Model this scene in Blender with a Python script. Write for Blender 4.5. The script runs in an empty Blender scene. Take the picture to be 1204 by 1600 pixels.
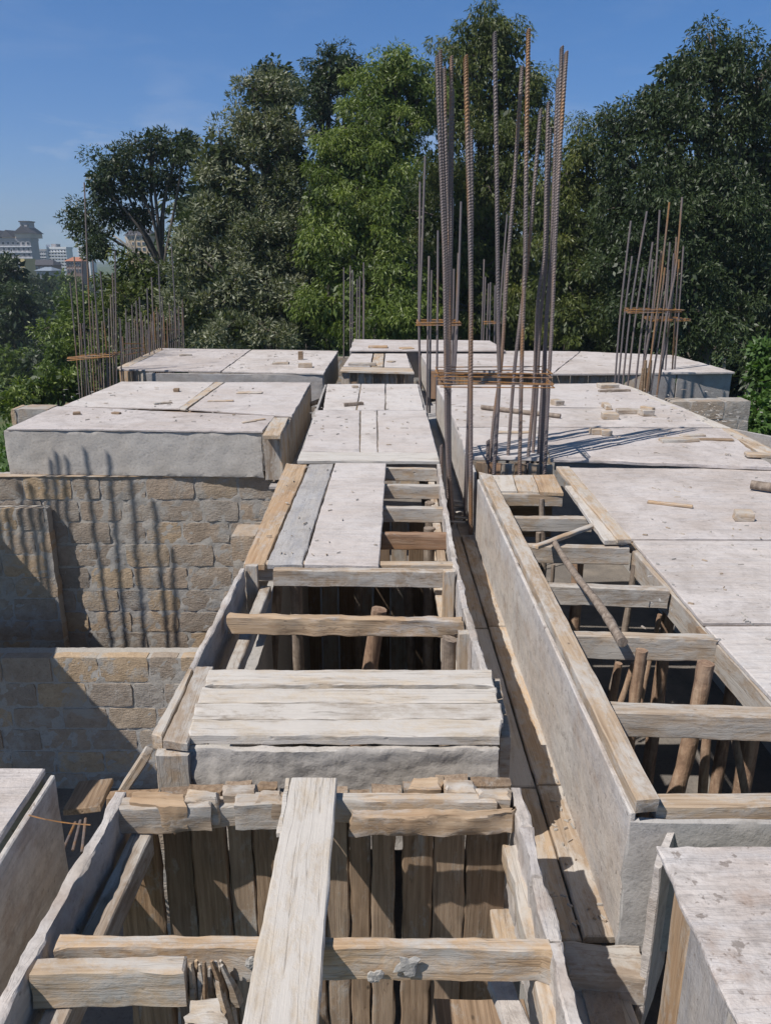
import bpy, math, random
import numpy as np
from mathutils import Vector, Matrix, noise
V=Vector
sc=bpy.context.scene; COL=sc.collection
R=random.Random(7)
# ---------------------------------------------------------------- camera
F_PX=1250.0; TH=math.atan(395/F_PX); CH=1.5
Fw=V((0,math.cos(TH),-math.sin(TH))); Up=V((0,math.sin(TH),math.cos(TH)))
cam=bpy.data.objects.new('camera',bpy.data.cameras.new('camera')); COL.objects.link(cam)
cam.location=(0,0,CH); cam.rotation_euler=(math.pi/2-TH,0,0)
cam.data.sensor_fit='VERTICAL'; cam.data.sensor_height=36; cam.data.lens=F_PX/1600*36
cam.data.clip_end=3000; cam.data.clip_start=.05
sc.camera=cam
# measured photo coordinates -> a point on a real plane of the building
def ray(px,py): return Fw+V((1,0,0))*((px-602)/F_PX)+Up*(-(py-800)/F_PX)
def P(px,py,z=0.0):
    d=ray(px,py); t=(z-CH)/d.z; return V((d.x*t,d.y*t,z))
def Q(px,py,y):
    d=ray(px,py); t=y/d.y; return V((d.x*t,y,CH+d.z*t))
# ---------------------------------------------------------------- tagging
def tag(o,label,cat,group=None,kind=None):
    if label: o['label']=label
    if cat: o['category']=cat
    if group: o['group']=group
    if kind: o['kind']=kind
    return o
def thing(name,label,cat,loc=(0,0,0),group=None):
    o=bpy.data.objects.new(name,None); COL.objects.link(o); o.location=loc; o.empty_display_size=.1
    return tag(o,label,cat,group)
def link(name,me,mat,parent=None,M=None):
    o=bpy.data.objects.new(name,me); COL.objects.link(o)
    for m in (mat if isinstance(mat,(list,tuple)) else [mat]): me.materials.append(m)
    M=M or Matrix.Identity(4)
    if parent is not None:
        o.parent=parent
        q=parent; off=V((0,0,0))
        while q is not None: off+=V(q.location); q=q.parent
        M=Matrix.Translation(-off)@M
    o.matrix_basis=M
    return o
def nz(p,s,seed=0): return noise.noise(V((p[0]*s+seed*7.13,p[1]*s+seed*3.7,p[2]*s+seed*1.9)))
# ---------------------------------------------------------------- shapes
def slab(name,mat,a,b,c,d,t,parent=None,res=.08,rough=.002,edge=.004,cham=.004,hole=None,sag=0,label=None,bites=0):
    """plate whose top face is a,b,c,d (grain runs a->b), thickness t away from the normal"""
    a,b,c,d=V(a),V(b),V(c),V(d); seed=R.random()*50
    if any(k in name for k in('plank','rail','strip','batten','ledger')) and (d-a).length>1.3*(b-a).length: a,b,c,d=b,c,d,a
    cen=(a+b+c+d)/4; X=(b-a).normalized(); Z=(b-a).cross(d-a).normalized(); Y=Z.cross(X)
    M=Matrix.Translation(cen)@Matrix((X,Y,Z)).transposed().to_4x4(); Mi=M.inverted()
    a,b,c,d=[Mi@q for q in (a,b,c,d)]
    lu=((b-a).length+(c-d).length)/2; lv=((d-a).length+(c-b).length)/2
    nu=max(2,min(90,int(lu/res)+1)); nv=max(2,min(70,int(lv/res)+1))
    cu=min(cham/lu,.2); cv=min(cham/lv,.2)
    us=[cu+(1-2*cu)*i/nu for i in range(nu+1)]; vs=[cv+(1-2*cv)*j/nv for j in range(nv+1)]
    def bil(u,v): return (a*(1-u)+b*u)*(1-v)+(d*(1-u)+c*u)*v
    verts=[];faces=[]
    bite=[(R.random(),R.choice((0,1)),R.uniform(.02,.07),R.uniform(.01,.03)) for _ in range(bites)]
    def jit(p,u,v):
        n1=noise.noise(V((p.x*9+seed,p.y*9,seed)))*.6+noise.noise(V((p.x*31+seed,p.y*31,seed+3)))*.5
        n2=noise.noise(V((p.x*2+seed,p.y*2,seed+9)))*.55+noise.noise(V((p.x*70+seed,p.y*70,seed+9)))*.45
        k=edge*(n1*.75+n2); o=V((0,0,0))
        if v<.001: o.y+=max(k,-edge*.4)
        if v>.999: o.y-=max(k,-edge*.4)
        if u<.001: o.x+=max(k,-edge*.4)*1.6
        if u>.999: o.x-=max(k,-edge*.4)*1.6
        for (bu,bs,bw,bd) in bite:
            if abs(v-bs)<.001:
                q=1-abs((u-bu)*lu)/bw
                if q>0: o.y+=(bd*q if bs==0 else -bd*q)
        return o
    def zz(p,k=1): return k*rough*(noise.noise(V((p.x*7,p.y*7,seed)))*1.3+noise.noise(V((p.x*25,p.y*25,seed+5)))*.7)+sag*noise.noise(V((p.x*1.1,p.y*1.1,seed+11)))
    for j in range(nv+1):
        for i in range(nu+1):
            p=bil(us[i],vs[j]); 
            if i in(0,nu) or j in(0,nv): p=p+jit(p,round(us[i]) if i in(0,nu) else .5,round(vs[j]) if j in(0,nv) else .5)
            p.z+=zz(p); verts.append(p)
    W=nu+1
    for j in range(nv):
        for i in range(nu): q=j*W+i; faces.append((q,q+1,q+1+W,q+W))
    ring=[(i,0) for i in range(nu)]+[(nu,j) for j in range(nv)]+[(i,nv) for i in range(nu,0,-1)]+[(0,j) for j in range(nv,0,-1)]
    prev=[j*W+i for i,j in ring]
    ns=max(1,int(t/ max(res*.6,.02))) if t>.035 else 1
    levels=[(-cham,0,0)]+[(-cham-(t-2*cham)*k/ns,0,1) for k in range(1,ns+1)]+[(-t,1,1)]
    for lz,ins,sg in levels:
        cur=[]
        for (i,j) in ring:
            if ins: p=bil(us[i],vs[j])
            else: p=bil((i/nu) if 0<i<nu else (0 if i==0 else 1),(j/nv) if 0<j<nv else (0 if j==0 else 1))
            u=0 if i==0 else 1 if i==nu else .5; v=0 if j==0 else 1 if j==nv else .5
            p=p+jit(p,u,v)
            s=rough*1.5*noise.noise(V((p.x*12+seed,p.y*12,lz*18+seed)))
            if v<.1: p.y+=s
            elif v>.9: p.y-=s
            if u<.1: p.x+=s
            elif u>.9: p.x-=s
            p.z=lz+zz(p); cur.append(len(verts)); verts.append(p)
        n=len(ring)
        for k in range(n): faces.append((prev[k],cur[k],cur[(k+1)%n],prev[(k+1)%n]))
        prev=cur
    faces.append(tuple(reversed(prev)))
    me=bpy.data.meshes.new(name); me.from_pydata([tuple(v) for v in verts],[],faces)
    me.polygons.foreach_set('use_smooth',[True]*len(faces)); me.set_sharp_from_angle(angle=math.radians(32))
    o=link(name,me,mat,parent,M)
    if label: o['label']=label
    return o
def board(name,mat,p0,p1,w,t,parent=None,side=None,**k):
    """board whose top centre line runs p0->p1; w across, t thick"""
    p0,p1=V(p0),V(p1); D=(p1-p0).normalized()
    s=V(side) if side is not None else V((0,0,1)).cross(D)
    s=(s-D*s.dot(D)).normalized()*w/2
    k.setdefault('res',.07)
    return slab(name,mat,p0-s,p1-s,p1+s,p0+s,t,parent,**k)
def joist(name,mat,pl,pr,h,t=.05,parent=None,**k):
    """timber on edge: pl,pr = front top edge (left,right seen from the camera)"""
    pl,pr=V(pl),V(pr); b=V((0,0,1)).cross((pr-pl).normalized())*t
    k.setdefault('res',.04); k.setdefault('edge',.005); k.setdefault('rough',.003); k.setdefault('cham',.005)
    return slab(name,mat,pl,pr,pr+b,pl+b,h,parent,**k)
def vface(name,mat,tl,tr,h,t=.03,parent=None,grain='h',**k):
    """upright sheet, tl->tr left to right seen from its outer side"""
    tl,tr=V(tl),V(tr); dn=V((0,0,-h))
    if grain=='h': return slab(name,mat,tl+dn,tr+dn,tr,tl,t,parent,**k)
    return slab(name,mat,tr+dn,tr,tl,tl+dn,t,parent,**k)
def tube_mesh(name,pts,rad,nseg=8,rib=0,wob=0,cap=True,sub=None):
    pts=[V(p) for p in pts]; n=len(pts); seed=R.random()*40
    if not isinstance(rad,(list,tuple)): rad=[rad]*n
    if sub:
        L=[0]
        for i in range(1,n): L.append(L[-1]+(pts[i]-pts[i-1]).length)
        m=max(n,int(L[-1]/sub)+1); np_,nr=[],[]
        for k in range(m+1):
            s=L[-1]*k/m; i=1
            while i<n-1 and L[i]<s: i+=1
            f=(s-L[i-1])/max(1e-6,L[i]-L[i-1]); 
            p_0=pts[max(i-2,0)];p_1=pts[i-1];p_2=pts[i];p_3=pts[min(i+1,n-1)]
            q=p_1.lerp(p_2,f)
            if n>2:
                q=.5*((2*p_1)+(p_2-p_0)*f+(2*p_0-5*p_1+4*p_2-p_3)*f*f+(-p_0+3*p_1-3*p_2+p_3)*f**3)
            np_.append(q); nr.append(rad[i-1]*(1-f)+rad[i]*f)
        pts,rad=np_,nr; n=len(pts)
    verts=[];faces=[]
    T0=(pts[-1]-pts[0]).normalized(); A=T0.orthogonal().normalized(); 
    for i in range(n):
        T=(pts[min(i+1,n-1)]-pts[max(i-1,0)]).normalized(); A=(A-T*A.dot(T)).normalized(); B=T.cross(A)
        for k in range(nseg):
            an=2*math.pi*k/nseg; r=rad[i]
            if rib:
                ph=(i%2)
                r*=1.0+rib*(1 if ph else -.6)
            if wob: r*=1+wob*noise.noise(V((math.cos(an)*1.5+seed,math.sin(an)*1.5,i*.6)))+wob*.6*noise.noise(V((seed,1,i*.25)))
            sh=T*(rad[i]*.8*math.sin(an)) if rib else V((0,0,0))
            verts.append(pts[i]+A*(r*math.cos(an))+B*(r*math.sin(an))+sh)
    for i in range(n-1):
        for k in range(nseg):
            a=i*nseg+k; b=i*nseg+(k+1)%nseg; faces.append((a,b,b+nseg,a+nseg))
    if cap:
        faces.append(tuple(reversed(range(nseg)))); faces.append(tuple(range((n-1)*nseg,n*nseg)))
    return verts,faces
def tube(name,mat,pts,rad,parent=None,smooth=True,**k):
    v,f=tube_mesh(name,pts,rad,**k); c=sum((V(p) for p in pts),V((0,0,0)))/len(pts)
    me=bpy.data.meshes.new(name); me.from_pydata([tuple(q-c) for q in v],[],f)
    if smooth:
        me.polygons.foreach_set('use_smooth',[True]*len(f)); me.set_sharp_from_angle(angle=math.radians(50))
    return link(name,me,mat,parent,Matrix.Translation(c))
# ---------------------------------------------------------------- materials
def mat(name):
    m=bpy.data.materials.new(name); m.use_nodes=True; nt=m.node_tree; nt.nodes.clear()
    o=nt.nodes.new('ShaderNodeOutputMaterial'); b=nt.nodes.new('ShaderNodeBsdfPrincipled'); nt.links.new(b.outputs[0],o.inputs[0])
    b.inputs['Roughness'].default_value=.85
    try: b.inputs['Specular IOR Level'].default_value=.25
    except: pass
    return m,nt,b
class G:
    def __init__(s,nt): s.nt=nt
    def n(s,t,**k):
        x=s.nt.nodes.new(t)
        for a,v in k.items(): setattr(x,a,v)
        return x
    def l(s,a,b): s.nt.links.new(a,b)
    def coords(s,scale=(1,1,1),rnd=True):
        tc=s.n('ShaderNodeTexCoord'); mp=s.n('ShaderNodeMapping'); s.l(tc.outputs['Object'],mp.inputs[0]); mp.inputs['Scale'].default_value=scale
        if rnd:
            oi=s.n('ShaderNodeObjectInfo'); m=s.n('ShaderNodeMath',operation='MULTIPLY'); m.inputs[1].default_value=61.7; s.l(oi.outputs['Random'],m.inputs[0]); s.l(m.outputs[0],mp.inputs['Location'])
        return mp.outputs[0]
    def noise(s,vec,scale,detail=4,rough=.55,dist=0):
        x=s.n('ShaderNodeTexNoise'); x.inputs['Scale'].default_value=scale; x.inputs['Detail'].default_value=detail; x.inputs['Roughness'].default_value=rough; x.inputs['Distortion'].default_value=dist
        if vec is not None: s.l(vec,x.inputs['Vector'])
        return x.outputs[0]
    def ramp(s,f,stops):
        x=s.n('ShaderNodeValToRGB'); e=x.color_ramp.elements
        while len(e)<len(stops): e.new(.5)
        for i,(p,c) in enumerate(stops):
            e[i].position=p; e[i].color=(*c,1) if isinstance(c,(tuple,list)) else (c,c,c,1)
        s.l(f,x.inputs[0]); return x.outputs[0]
    def mix(s,f,a,b,mode='MIX'):
        x=s.n('ShaderNodeMix',data_type='RGBA',blend_type=mode)
        for i,v in ((0,f),(6,a),(7,b)):
            if isinstance(v,(int,float)): x.inputs[i].default_value=v
            elif isinstance(v,(tuple,list)): x.inputs[i].default_value=(*v,1)
            else: s.l(v,x.inputs[i])
        return x.outputs[2]
    def math(s,op,a,b):
        x=s.n('ShaderNodeMath',operation=op)
        for i,v in enumerate((a,b)):
            if isinstance(v,(int,float)): x.inputs[i].default_value=v
            else: s.l(v,x.inputs[i])
        return x.outputs[0]
    def bump(s,h,b,strength=.5,dist=.01):
        x=s.n('ShaderNodeBump'); x.inputs['Strength'].default_value=strength; x.inputs['Distance'].default_value=dist
        s.l(h,x.inputs['Height']); s.l(x.outputs[0],b.inputs['Normal'])
    def rand(s):
        return s.n('ShaderNodeObjectInfo').outputs['Random']
def wood(name,c_dark,c_mid,c_light,cement=.3,ccol=(.50,.475,.45),stain=.4,orange=0):
    m,nt,b=mat(name); g=G(nt)
    gv=g.coords((1.6,48,48)); gv2=g.coords((6,170,170)); cv=g.coords((1,1,1)); cl=g.coords((.55,1.6,1.6))
    grain=g.noise(gv,1.6,5,.62,.2); fine=g.noise(gv2,1.2,3,.6)
    col=g.ramp(grain,[(.25,c_dark),(.5,c_mid),(.75,c_light)])
    col=g.mix(.25,col,g.ramp(fine,[(.3,.35),(.7,.75)]),'SOFT_LIGHT')
    tint=g.ramp(g.rand(),[(0,(.74,.74,.76)),(.35,(.95,.93,.9)),(.7,(1,1,1)),(1,(1.0,.92,.82))]); col=g.mix(1,col,tint,'MULTIPLY')
    if orange: 
        col=g.mix(g.ramp(g.noise(cl,3,4,.6),[(.45,0),(.65,orange)]),col,(.36,.19,.085))
    st=g.noise(cl,5,6,.65); col=g.mix(g.ramp(st,[(.52,0),(.75,stain)]),col,(.13,.10,.075))
    # worm holes / nail marks / dark dents
    vo=g.n('ShaderNodeTexVoronoi'); vo.inputs['Scale'].default_value=11; g.l(g.coords((.8,1.4,1.4)),vo.inputs['Vector'])
    dots=g.ramp(vo.outputs['Distance'],[(.05,1),(.11,0)]); dm=g.ramp(g.noise(cv,6,2),[(.52,0),(.6,1)])
    hole=g.mix(1,dots,dm,'MULTIPLY'); col=g.mix(hole,col,(.07,.05,.035))
    cm=g.noise(cl,7,9,.72,.4); cm2=g.noise(cv,30,4,.7)
    msk=g.math('ADD',cm,g.math('MULTIPLY',cm2,.25))
    lo=.92-cement*.5; cmask=g.ramp(msk,[(max(0,lo-.1),0),(min(1,lo+.06),1)])
    cc=g.mix(cm2,ccol,tuple(x*.82 for x in ccol)); col=g.mix(cmask,col,cc)
    g.l(col,b.inputs['Base Color'])
    # long drying cracks
    cr=g.noise(g.coords((.5,16,16)),1.4,3,.55,.3); crack=g.ramp(cr,[(.485,1),(.5,0),(.515,1)])
    h=g.math('ADD',g.math('MULTIPLY',grain,.5),g.math('MULTIPLY',fine,.35)); h=g.math('ADD',h,g.math('MULTIPLY',cmask,.35))
    h=g.math('ADD',h,g.math('MULTIPLY',cm2,.25)); h=g.math('SUBTRACT',h,hole); h=g.math('ADD',h,g.math('MULTIPLY',crack,.14))
    col2=g.mix(g.math('MULTIPLY',g.ramp(cr,[(.49,0),(.5,1),(.51,0)]),.45),col,(.09,.065,.045)); g.l(col2,b.inputs['Base Color'])
    g.bump(h,b,.55,.005); return m
M_tan=wood('timber_tan',(.29,.205,.135),(.455,.345,.24),(.57,.46,.345),.52,(.52,.475,.42),.5)
M_grey=wood('timber_weathered',(.25,.185,.13),(.385,.305,.23),(.49,.405,.315),.55,(.48,.445,.40),.5)
M_pale=wood('timber_pale',(.35,.28,.21),(.50,.43,.345),(.60,.53,.44),.62,(.58,.535,.48),.35)
M_orange=wood('timber_orange',(.28,.19,.115),(.44,.32,.21),(.53,.41,.29),.35,(.48,.43,.38),.4,.35)
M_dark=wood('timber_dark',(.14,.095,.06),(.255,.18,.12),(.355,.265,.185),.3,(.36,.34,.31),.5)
M_red=wood('timber_brown',(.17,.10,.065),(.30,.19,.125),(.40,.29,.21),.15,(.42,.38,.34),.4,.5)
M_white=wood('timber_limed',(.36,.32,.27),(.50,.46,.41),(.58,.54,.49),.7,(.58,.545,.50),.3)
def deckmat(name,base,pink,blue,dark=.25,rust=0.0,spk=.66):
    m,nt,b=mat(name); g=G(nt); v=g.coords((1,1,1)); vs=g.coords((.5,2.2,2.2))
    n1=g.noise(v,1.6,6,.62,.5); n2=g.noise(v,14,6,.7); n3=g.noise(vs,9,5,.65); n4=g.noise(v,70,3,.7)
    col=g.mix(g.ramp(n1,[(.38,0),(.58,1)]),pink,base); n5=g.noise(v,3.1,7,.7,.8); col=g.mix(g.ramp(n5,[(.49,0),(.64,.5)]),col,tuple(x*.70 for x in pink))
    col=g.mix(g.ramp(n3,[(.45,0),(.75,.7)]),col,blue)
    col=g.mix(g.ramp(n2,[(.3,dark),(.5,0)]),col,(.22,.19,.17))
    sp=g.noise(v,34,3,.55); col=g.mix(g.ramp(sp,[(spk,0),(spk+.05,.7)]),col,(.20,.165,.14))
    if rust: col=g.mix(g.ramp(g.noise(v,6,5,.65),[(.53,0),(.66,rust)]),col,(.27,.17,.11))
    col=g.mix(.4,col,g.ramp(n4,[(.2,.3),(.8,.7)]),'SOFT_LIGHT')
    col=g.mix(1,col,g.ramp(g.rand(),[(0,(.93,.92,.93)),(1,(1.0,1.0,1.0))]),'MULTIPLY')
    g.l(col,b.inputs['Base Color'])
    # scratches of scraped concrete film
    w=g.noise(g.coords((.6,9,9)),2.2,4,.7,2.0); scr=g.ramp(w,[(.47,1),(.5,.55),(.53,1)])
    h=g.math('ADD',g.math('MULTIPLY',n2,.8),g.math('MULTIPLY',n4,.35)); h=g.math('ADD',h,g.math('MULTIPLY',scr,.3)); g.bump(h,b,.75,.008)
    return m
M_deck=deckmat('cement_filmed_panel',(.58,.53,.495),(.48,.42,.375),(.50,.475,.465),.35)
M_deck2=deckmat('cement_filmed_panel_clean',(.59,.545,.51),(.53,.47,.425),(.52,.50,.49),.25,0,.70)
M_limed=deckmat('limed_board_edge',(.55,.51,.47),(.45,.39,.33),(.42,.40,.39),.6,.3)
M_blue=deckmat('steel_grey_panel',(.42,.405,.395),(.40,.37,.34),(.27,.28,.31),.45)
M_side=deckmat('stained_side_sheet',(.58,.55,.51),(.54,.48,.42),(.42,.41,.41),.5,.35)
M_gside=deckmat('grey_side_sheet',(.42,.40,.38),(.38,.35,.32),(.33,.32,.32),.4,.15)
def concrete(name,c,c2,lump=.012):
    m,nt,b=mat(name); g=G(nt); v=g.coords((1,1,1))
    a=g.noise(v,7,8,.65,.3); d=g.noise(v,45,5,.7); e=g.noise(v,2,3)
    col=g.mix(a,c,c2); col=g.mix(g.ramp(d,[(.3,.6),(.5,0)]),col,tuple(x*.55 for x in c)); col=g.mix(g.ramp(e,[(.45,0),(.7,.35)]),col,(.42,.36,.29))
    g.l(col,b.inputs['Base Color']); h=g.math('ADD',a,g.math('MULTIPLY',d,.35)); g.bump(h,b,.9,lump); return m
M_conc=concrete('rough_concrete',(.40,.375,.345),(.53,.495,.455),.008)
M_conc_smooth=concrete('grey_concrete',(.33,.325,.32),(.43,.415,.40),.008)
M_mortar=concrete('mortar',(.33,.31,.285),(.43,.405,.37),.012)
def blockmat():
    m,nt,b=mat('quarry_stone'); g=G(nt); v=g.coords((1,1,1))
    at=g.n('ShaderNodeAttribute',attribute_name='tint'); a=g.noise(v,12,7,.68,.4); d=g.noise(v,60,4,.7); w=g.noise(g.coords((7,7,26)),3,3,.6,.8)
    col=g.ramp(at.outputs['Fac'],[(0,(.27,.225,.185)),(.3,(.33,.27,.215)),(.62,(.37,.29,.22)),(.88,(.44,.325,.21)),(1,(.32,.285,.25))])
    col=g.mix(.6,col,g.ramp(a,[(.25,.25),(.75,.8)]),'SOFT_LIGHT'); col=g.mix(g.ramp(d,[(.28,.5),(.45,0)]),col,(.1,.085,.065))
    sm=g.noise(v,3.4,7,.7,.6); col=g.mix(g.ramp(sm,[(.50,0),(.60,.8)]),col,(.38,.355,.32))
    g.l(col,b.inputs['Base Color']); h=g.math('ADD',a,g.math('MULTIPLY',d,.4)); h=g.math('ADD',h,g.math('MULTIPLY',w,.5)); g.bump(h,b,.9,.014); return m
M_block=blockmat()
def rebarmat(name,k):
    m,nt,b=mat(name); g=G(nt); v=g.coords((1,1,.12)); a=g.noise(v,9,4,.6); d=g.noise(g.coords((1,1,1)),70,3)
    col=g.ramp(g.math('ADD',a,k),[(.40,(.17,.15,.155)),(.56,(.24,.195,.18)),(.68,(.32,.18,.09)),(.82,(.42,.20,.06))])
    col=g.mix(g.ramp(d,[(.45,0),(.7,.45)]),col,(.12,.075,.05)); g.l(col,b.inputs['Base Color']); b.inputs['Roughness'].default_value=.55; b.inputs['Metallic'].default_value=.25; g.bump(d,b,.3,.002); return m
M_rebar=rebarmat('steel_bar',-.05); M_rebar2=rebarmat('rusty_bar',.06); M_wire=rebarmat('rusty_tie',.2)
def simple(name,c,r=.8,n=.0,sc_=8,metal=0):
    m,nt,b=mat(name); g=G(nt); b.inputs['Roughness'].default_value=r; b.inputs['Metallic'].default_value=metal
    a=g.noise(g.coords((1,1,1)),sc_,5,.6); col=g.mix(g.ramp(a,[(.3,0),(.7,1)]),tuple(x*(1-n) for x in c),tuple(min(1,x*(1+n)) for x in c)); g.l(col,b.inputs['Base Color']); g.bump(a,b,.4,.02); return m
def barkmat(name,c1,c2,c3):
    m,nt,b=mat(name); g=G(nt); v=g.coords((14,14,1.6)); a=g.noise(v,2.2,6,.7,.8); d=g.noise(g.coords((1,1,1)),16,5,.7)
    col=g.ramp(a,[(.3,c1),(.5,c2),(.7,c3)]); col=g.mix(g.ramp(d,[(.35,.6),(.55,0)]),col,c1); g.l(col,b.inputs['Base Color']); g.bump(g.math('ADD',a,d),b,.8,.008); return m
M_pole=barkmat('peeled_log',(.17,.105,.07),(.34,.225,.15),(.47,.35,.25)); M_polegrey=barkmat('dry_log',(.13,.10,.08),(.27,.215,.17),(.38,.325,.27))
M_bark=barkmat('bark',(.06,.05,.042),(.12,.10,.085),(.2,.175,.15)); M_barkpale=barkmat('pale_bark',(.16,.14,.12),(.33,.3,.26),(.48,.44,.39))
def leafmat(name,cols,trans=.25,rough=.5):
    m,nt,b=mat(name); g=G(nt); at=g.n('ShaderNodeAttribute',attribute_name='tint')
    col=g.ramp(at.outputs['Fac'],[(i/(len(cols)-1),c) for i,c in enumerate(cols)]); g.l(col,b.inputs['Base Color']); b.inputs['Roughness'].default_value=rough
    b.inputs['Specular IOR Level'].default_value=.45
    t=g.n('ShaderNodeBsdfTranslucent'); g.l(g.mix(1,col,(1.3,1.4,.5),'MULTIPLY'),t.inputs[0]); ms=g.n('ShaderNodeMixShader'); ms.inputs[0].default_value=trans
    g.l(b.outputs[0],ms.inputs[1]); g.l(t.outputs[0],ms.inputs[2]); o=[x for x in nt.nodes if x.type=='OUTPUT_MATERIAL'][0]; g.l(ms.outputs[0],o.inputs[0]); return m
L_dark=leafmat('leaf_dark',[(.020,.034,.011),(.034,.054,.017),(.055,.08,.027),(.085,.11,.042)])
L_blue=leafmat('leaf_bluegreen',[(.024,.04,.016),(.038,.06,.023),(.058,.085,.035),(.095,.12,.06)])
L_green=leafmat('leaf_green',[(.04,.068,.012),(.09,.13,.02),(.15,.20,.035),(.25,.29,.07)])
L_yel=leafmat('leaf_olive',[(.03,.045,.01),(.062,.085,.018),(.11,.135,.028),(.21,.20,.055)])
L_silver=leafmat('leaf_silver',[(.05,.065,.026),(.10,.12,.052),(.18,.19,.11),(.29,.29,.20)],.2)
L_shrub=leafmat('leaf_shrub',[(.05,.10,.02),(.075,.14,.03),(.10,.18,.045),(.15,.23,.07)],.35)
M_spec=deckmat('speckled_top',(.60,.56,.52),(.52,.45,.40),(.50,.48,.47),.6,.45,.605)
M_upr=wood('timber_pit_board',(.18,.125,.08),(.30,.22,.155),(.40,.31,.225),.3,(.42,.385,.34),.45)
# ================================================================ block walls
def block_wall(name,label,tl,tr,h,th=.2,course=.233,blen=.43,seed=1,parent=None,cat='wall',top=True,proud=.008):
    """quarry stone wall; tl->tr top edge, left to right seen from the side it faces"""
    rr=random.Random(seed); tl,tr=V(tl),V(tr); X=(tr-tl).normalized(); Z=V((0,0,1)); Y=Z.cross(X)  # Y points into the wall
    L=(tr-tl).length; verts=[];faces=[];tint=[];mi=[]
    def rough_box(x0,x1,z0,z1,y0,t,c,m,res,amp):
        nu=max(2,int((x1-x0)/res)); nv=max(2,int((z1-z0)/res)); base=len(verts); sd=rr.random()*90
        tl_=rr.uniform(-.005,.005); 
        for j in range(nv+1):
            for i in range(nu+1):
                u=i/nu; v=j/nv; x=x0+(x1-x0)*u; z=z0+(z1-z0)*v; bd=(i in(0,nu))+(j in(0,nv))
                y=y0-amp*noise.noise(V((x*14+sd,z*14,sd)))-amp*.6*noise.noise(V((x*40+sd,z*40,sd)))+tl_*(u-.5)*2
                if bd: y+=.003*bd; x+=.007*noise.noise(V((x*20,z*20,sd+4)))*1.4; z+=.008*noise.noise(V((x*20,z*20,sd+8)))
                if bd==2: x+=(.007 if i==0 else -.007); z+=(.005 if j==0 else -.005)
                verts.append((x,y,z))
        W=nu+1
        for j in range(nv):
            for i in range(nu): q=base+j*W+i; faces.append((q,q+1,q+1+W,q+W)); tint.append(c); mi.append(m)
        ring=[base+i for i in range(nu)]+[base+j*W+nu for j in range(nv)]+[base+nv*W+i for i in range(nu,0,-1)]+[base+j*W for j in range(nv,0,-1)]
        b2=len(verts)
        for r_ in ring: x,y,z=verts[r_]; verts.append((x,y0+t,z))
        n=len(ring)
        for k in range(n): faces.append((ring[k],b2+k,b2+(k+1)%n,ring[(k+1)%n])); tint.append(c); mi.append(m)
        faces.append(tuple(b2+k for k in reversed(range(n)))); tint.append(c); mi.append(m)
    rough_box(0,L,-h,0-.004,.001,th,.5,1,.035,.011)
    z=0; row=0
    while z>-h+.03:
        cz=course*rr.uniform(.93,1.05); x=-rr.uniform(0,blen*.8)
        while x<L:
            w=blen*rr.choice((1,.95,1.08,.62,.8,1)); x0=max(x,0); x1=min(x+w,L)
            j=rr.uniform(.012,.030)
            if x1-x0>.06 and max(-h,z-cz)+j*.6<z-j*.5-.04:
                rough_box(x0+(j/2 if x0>0 else -.006),x1-(j/2 if x1<L else -.006),max(-h,z-cz)+j*.55,z-(j*.5 if row else -.005),-proud*rr.uniform(.1,1.3),th*.5 if x0>0 and x1<L else th+.01,rr.random(),0,.05,.011)
            x+=w
        z-=cz; row+=1
    me=bpy.data.meshes.new(name); me.from_pydata(verts,[],faces); a=me.attributes.new('tint','FLOAT','FACE'); a.data.foreach_set('value',tint)
    me.polygons.foreach_set('material_index',mi); me.polygons.foreach_set('use_smooth',[True]*len(faces)); me.set_sharp_from_angle(angle=math.radians(35))
    M=Matrix.Translation(tl)@Matrix((X,Y,Z)).transposed().to_4x4()
    o=link(name,me,[M_block,M_mortar],parent,M)
    return tag(o,label,cat) if parent is None else o
ZF=-.48   # channel floor level (top of the bearing walls)
ZG=-3.1   # ground floor slab
block_wall('block_wall','tall sunlit quarry stone wall under the left deck, striped by bar shadows',V((-4.9,7.3,-.46)),V((-1.02,7.3,-.46)),2.7,seed=3)
block_wall('block_wall','low quarry stone wall crossing in front of the tall one, half in shade',V((-5.3,6.2,-1.78)),V((-.85,6.2,-1.78)),1.4,seed=5)
block_wall('block_wall','short quarry stone wall end at the left picture edge, shade running across it',V((-5.3,7.165,-.73)),Q(73,800,7.165).xy.to_3d()+V((0,0,-.73)),2.4,th=.11,seed=9)
block_wall('stone_pier','small stone pier stepping out beside the orange edge plank',Q(362,838,6.2),Q(398,838,6.2),2.2,th=.3,seed=12,cat='pier')
block_wall('bearing_wall','shaded stone bearing wall below the left side of the open formwork',V((-.87,7.2,-.52)),V((-.87,2.5,-.52)),2.6,th=.2,seed=13,cat='wall')
block_wall('bearing_wall','stone bearing wall carrying the plank channel between the two hollow boxes',V((.66,.3,ZF-.03)),V((.66,6.3,ZF-.03)),2.55,th=.2,seed=14,cat='wall')
w=block_wall('block_wall','two course stone wall corner beside the bush at the far right',Q(1050,628,10.2),Q(1172,627,10.2),1.0,th=.3,seed=21)
w=block_wall('block_wall','stone wall end peeping out behind the left deck above the grass',Q(17,640,9.3),Q(75,640,9.3),2.5,th=.3,seed=22)
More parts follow.
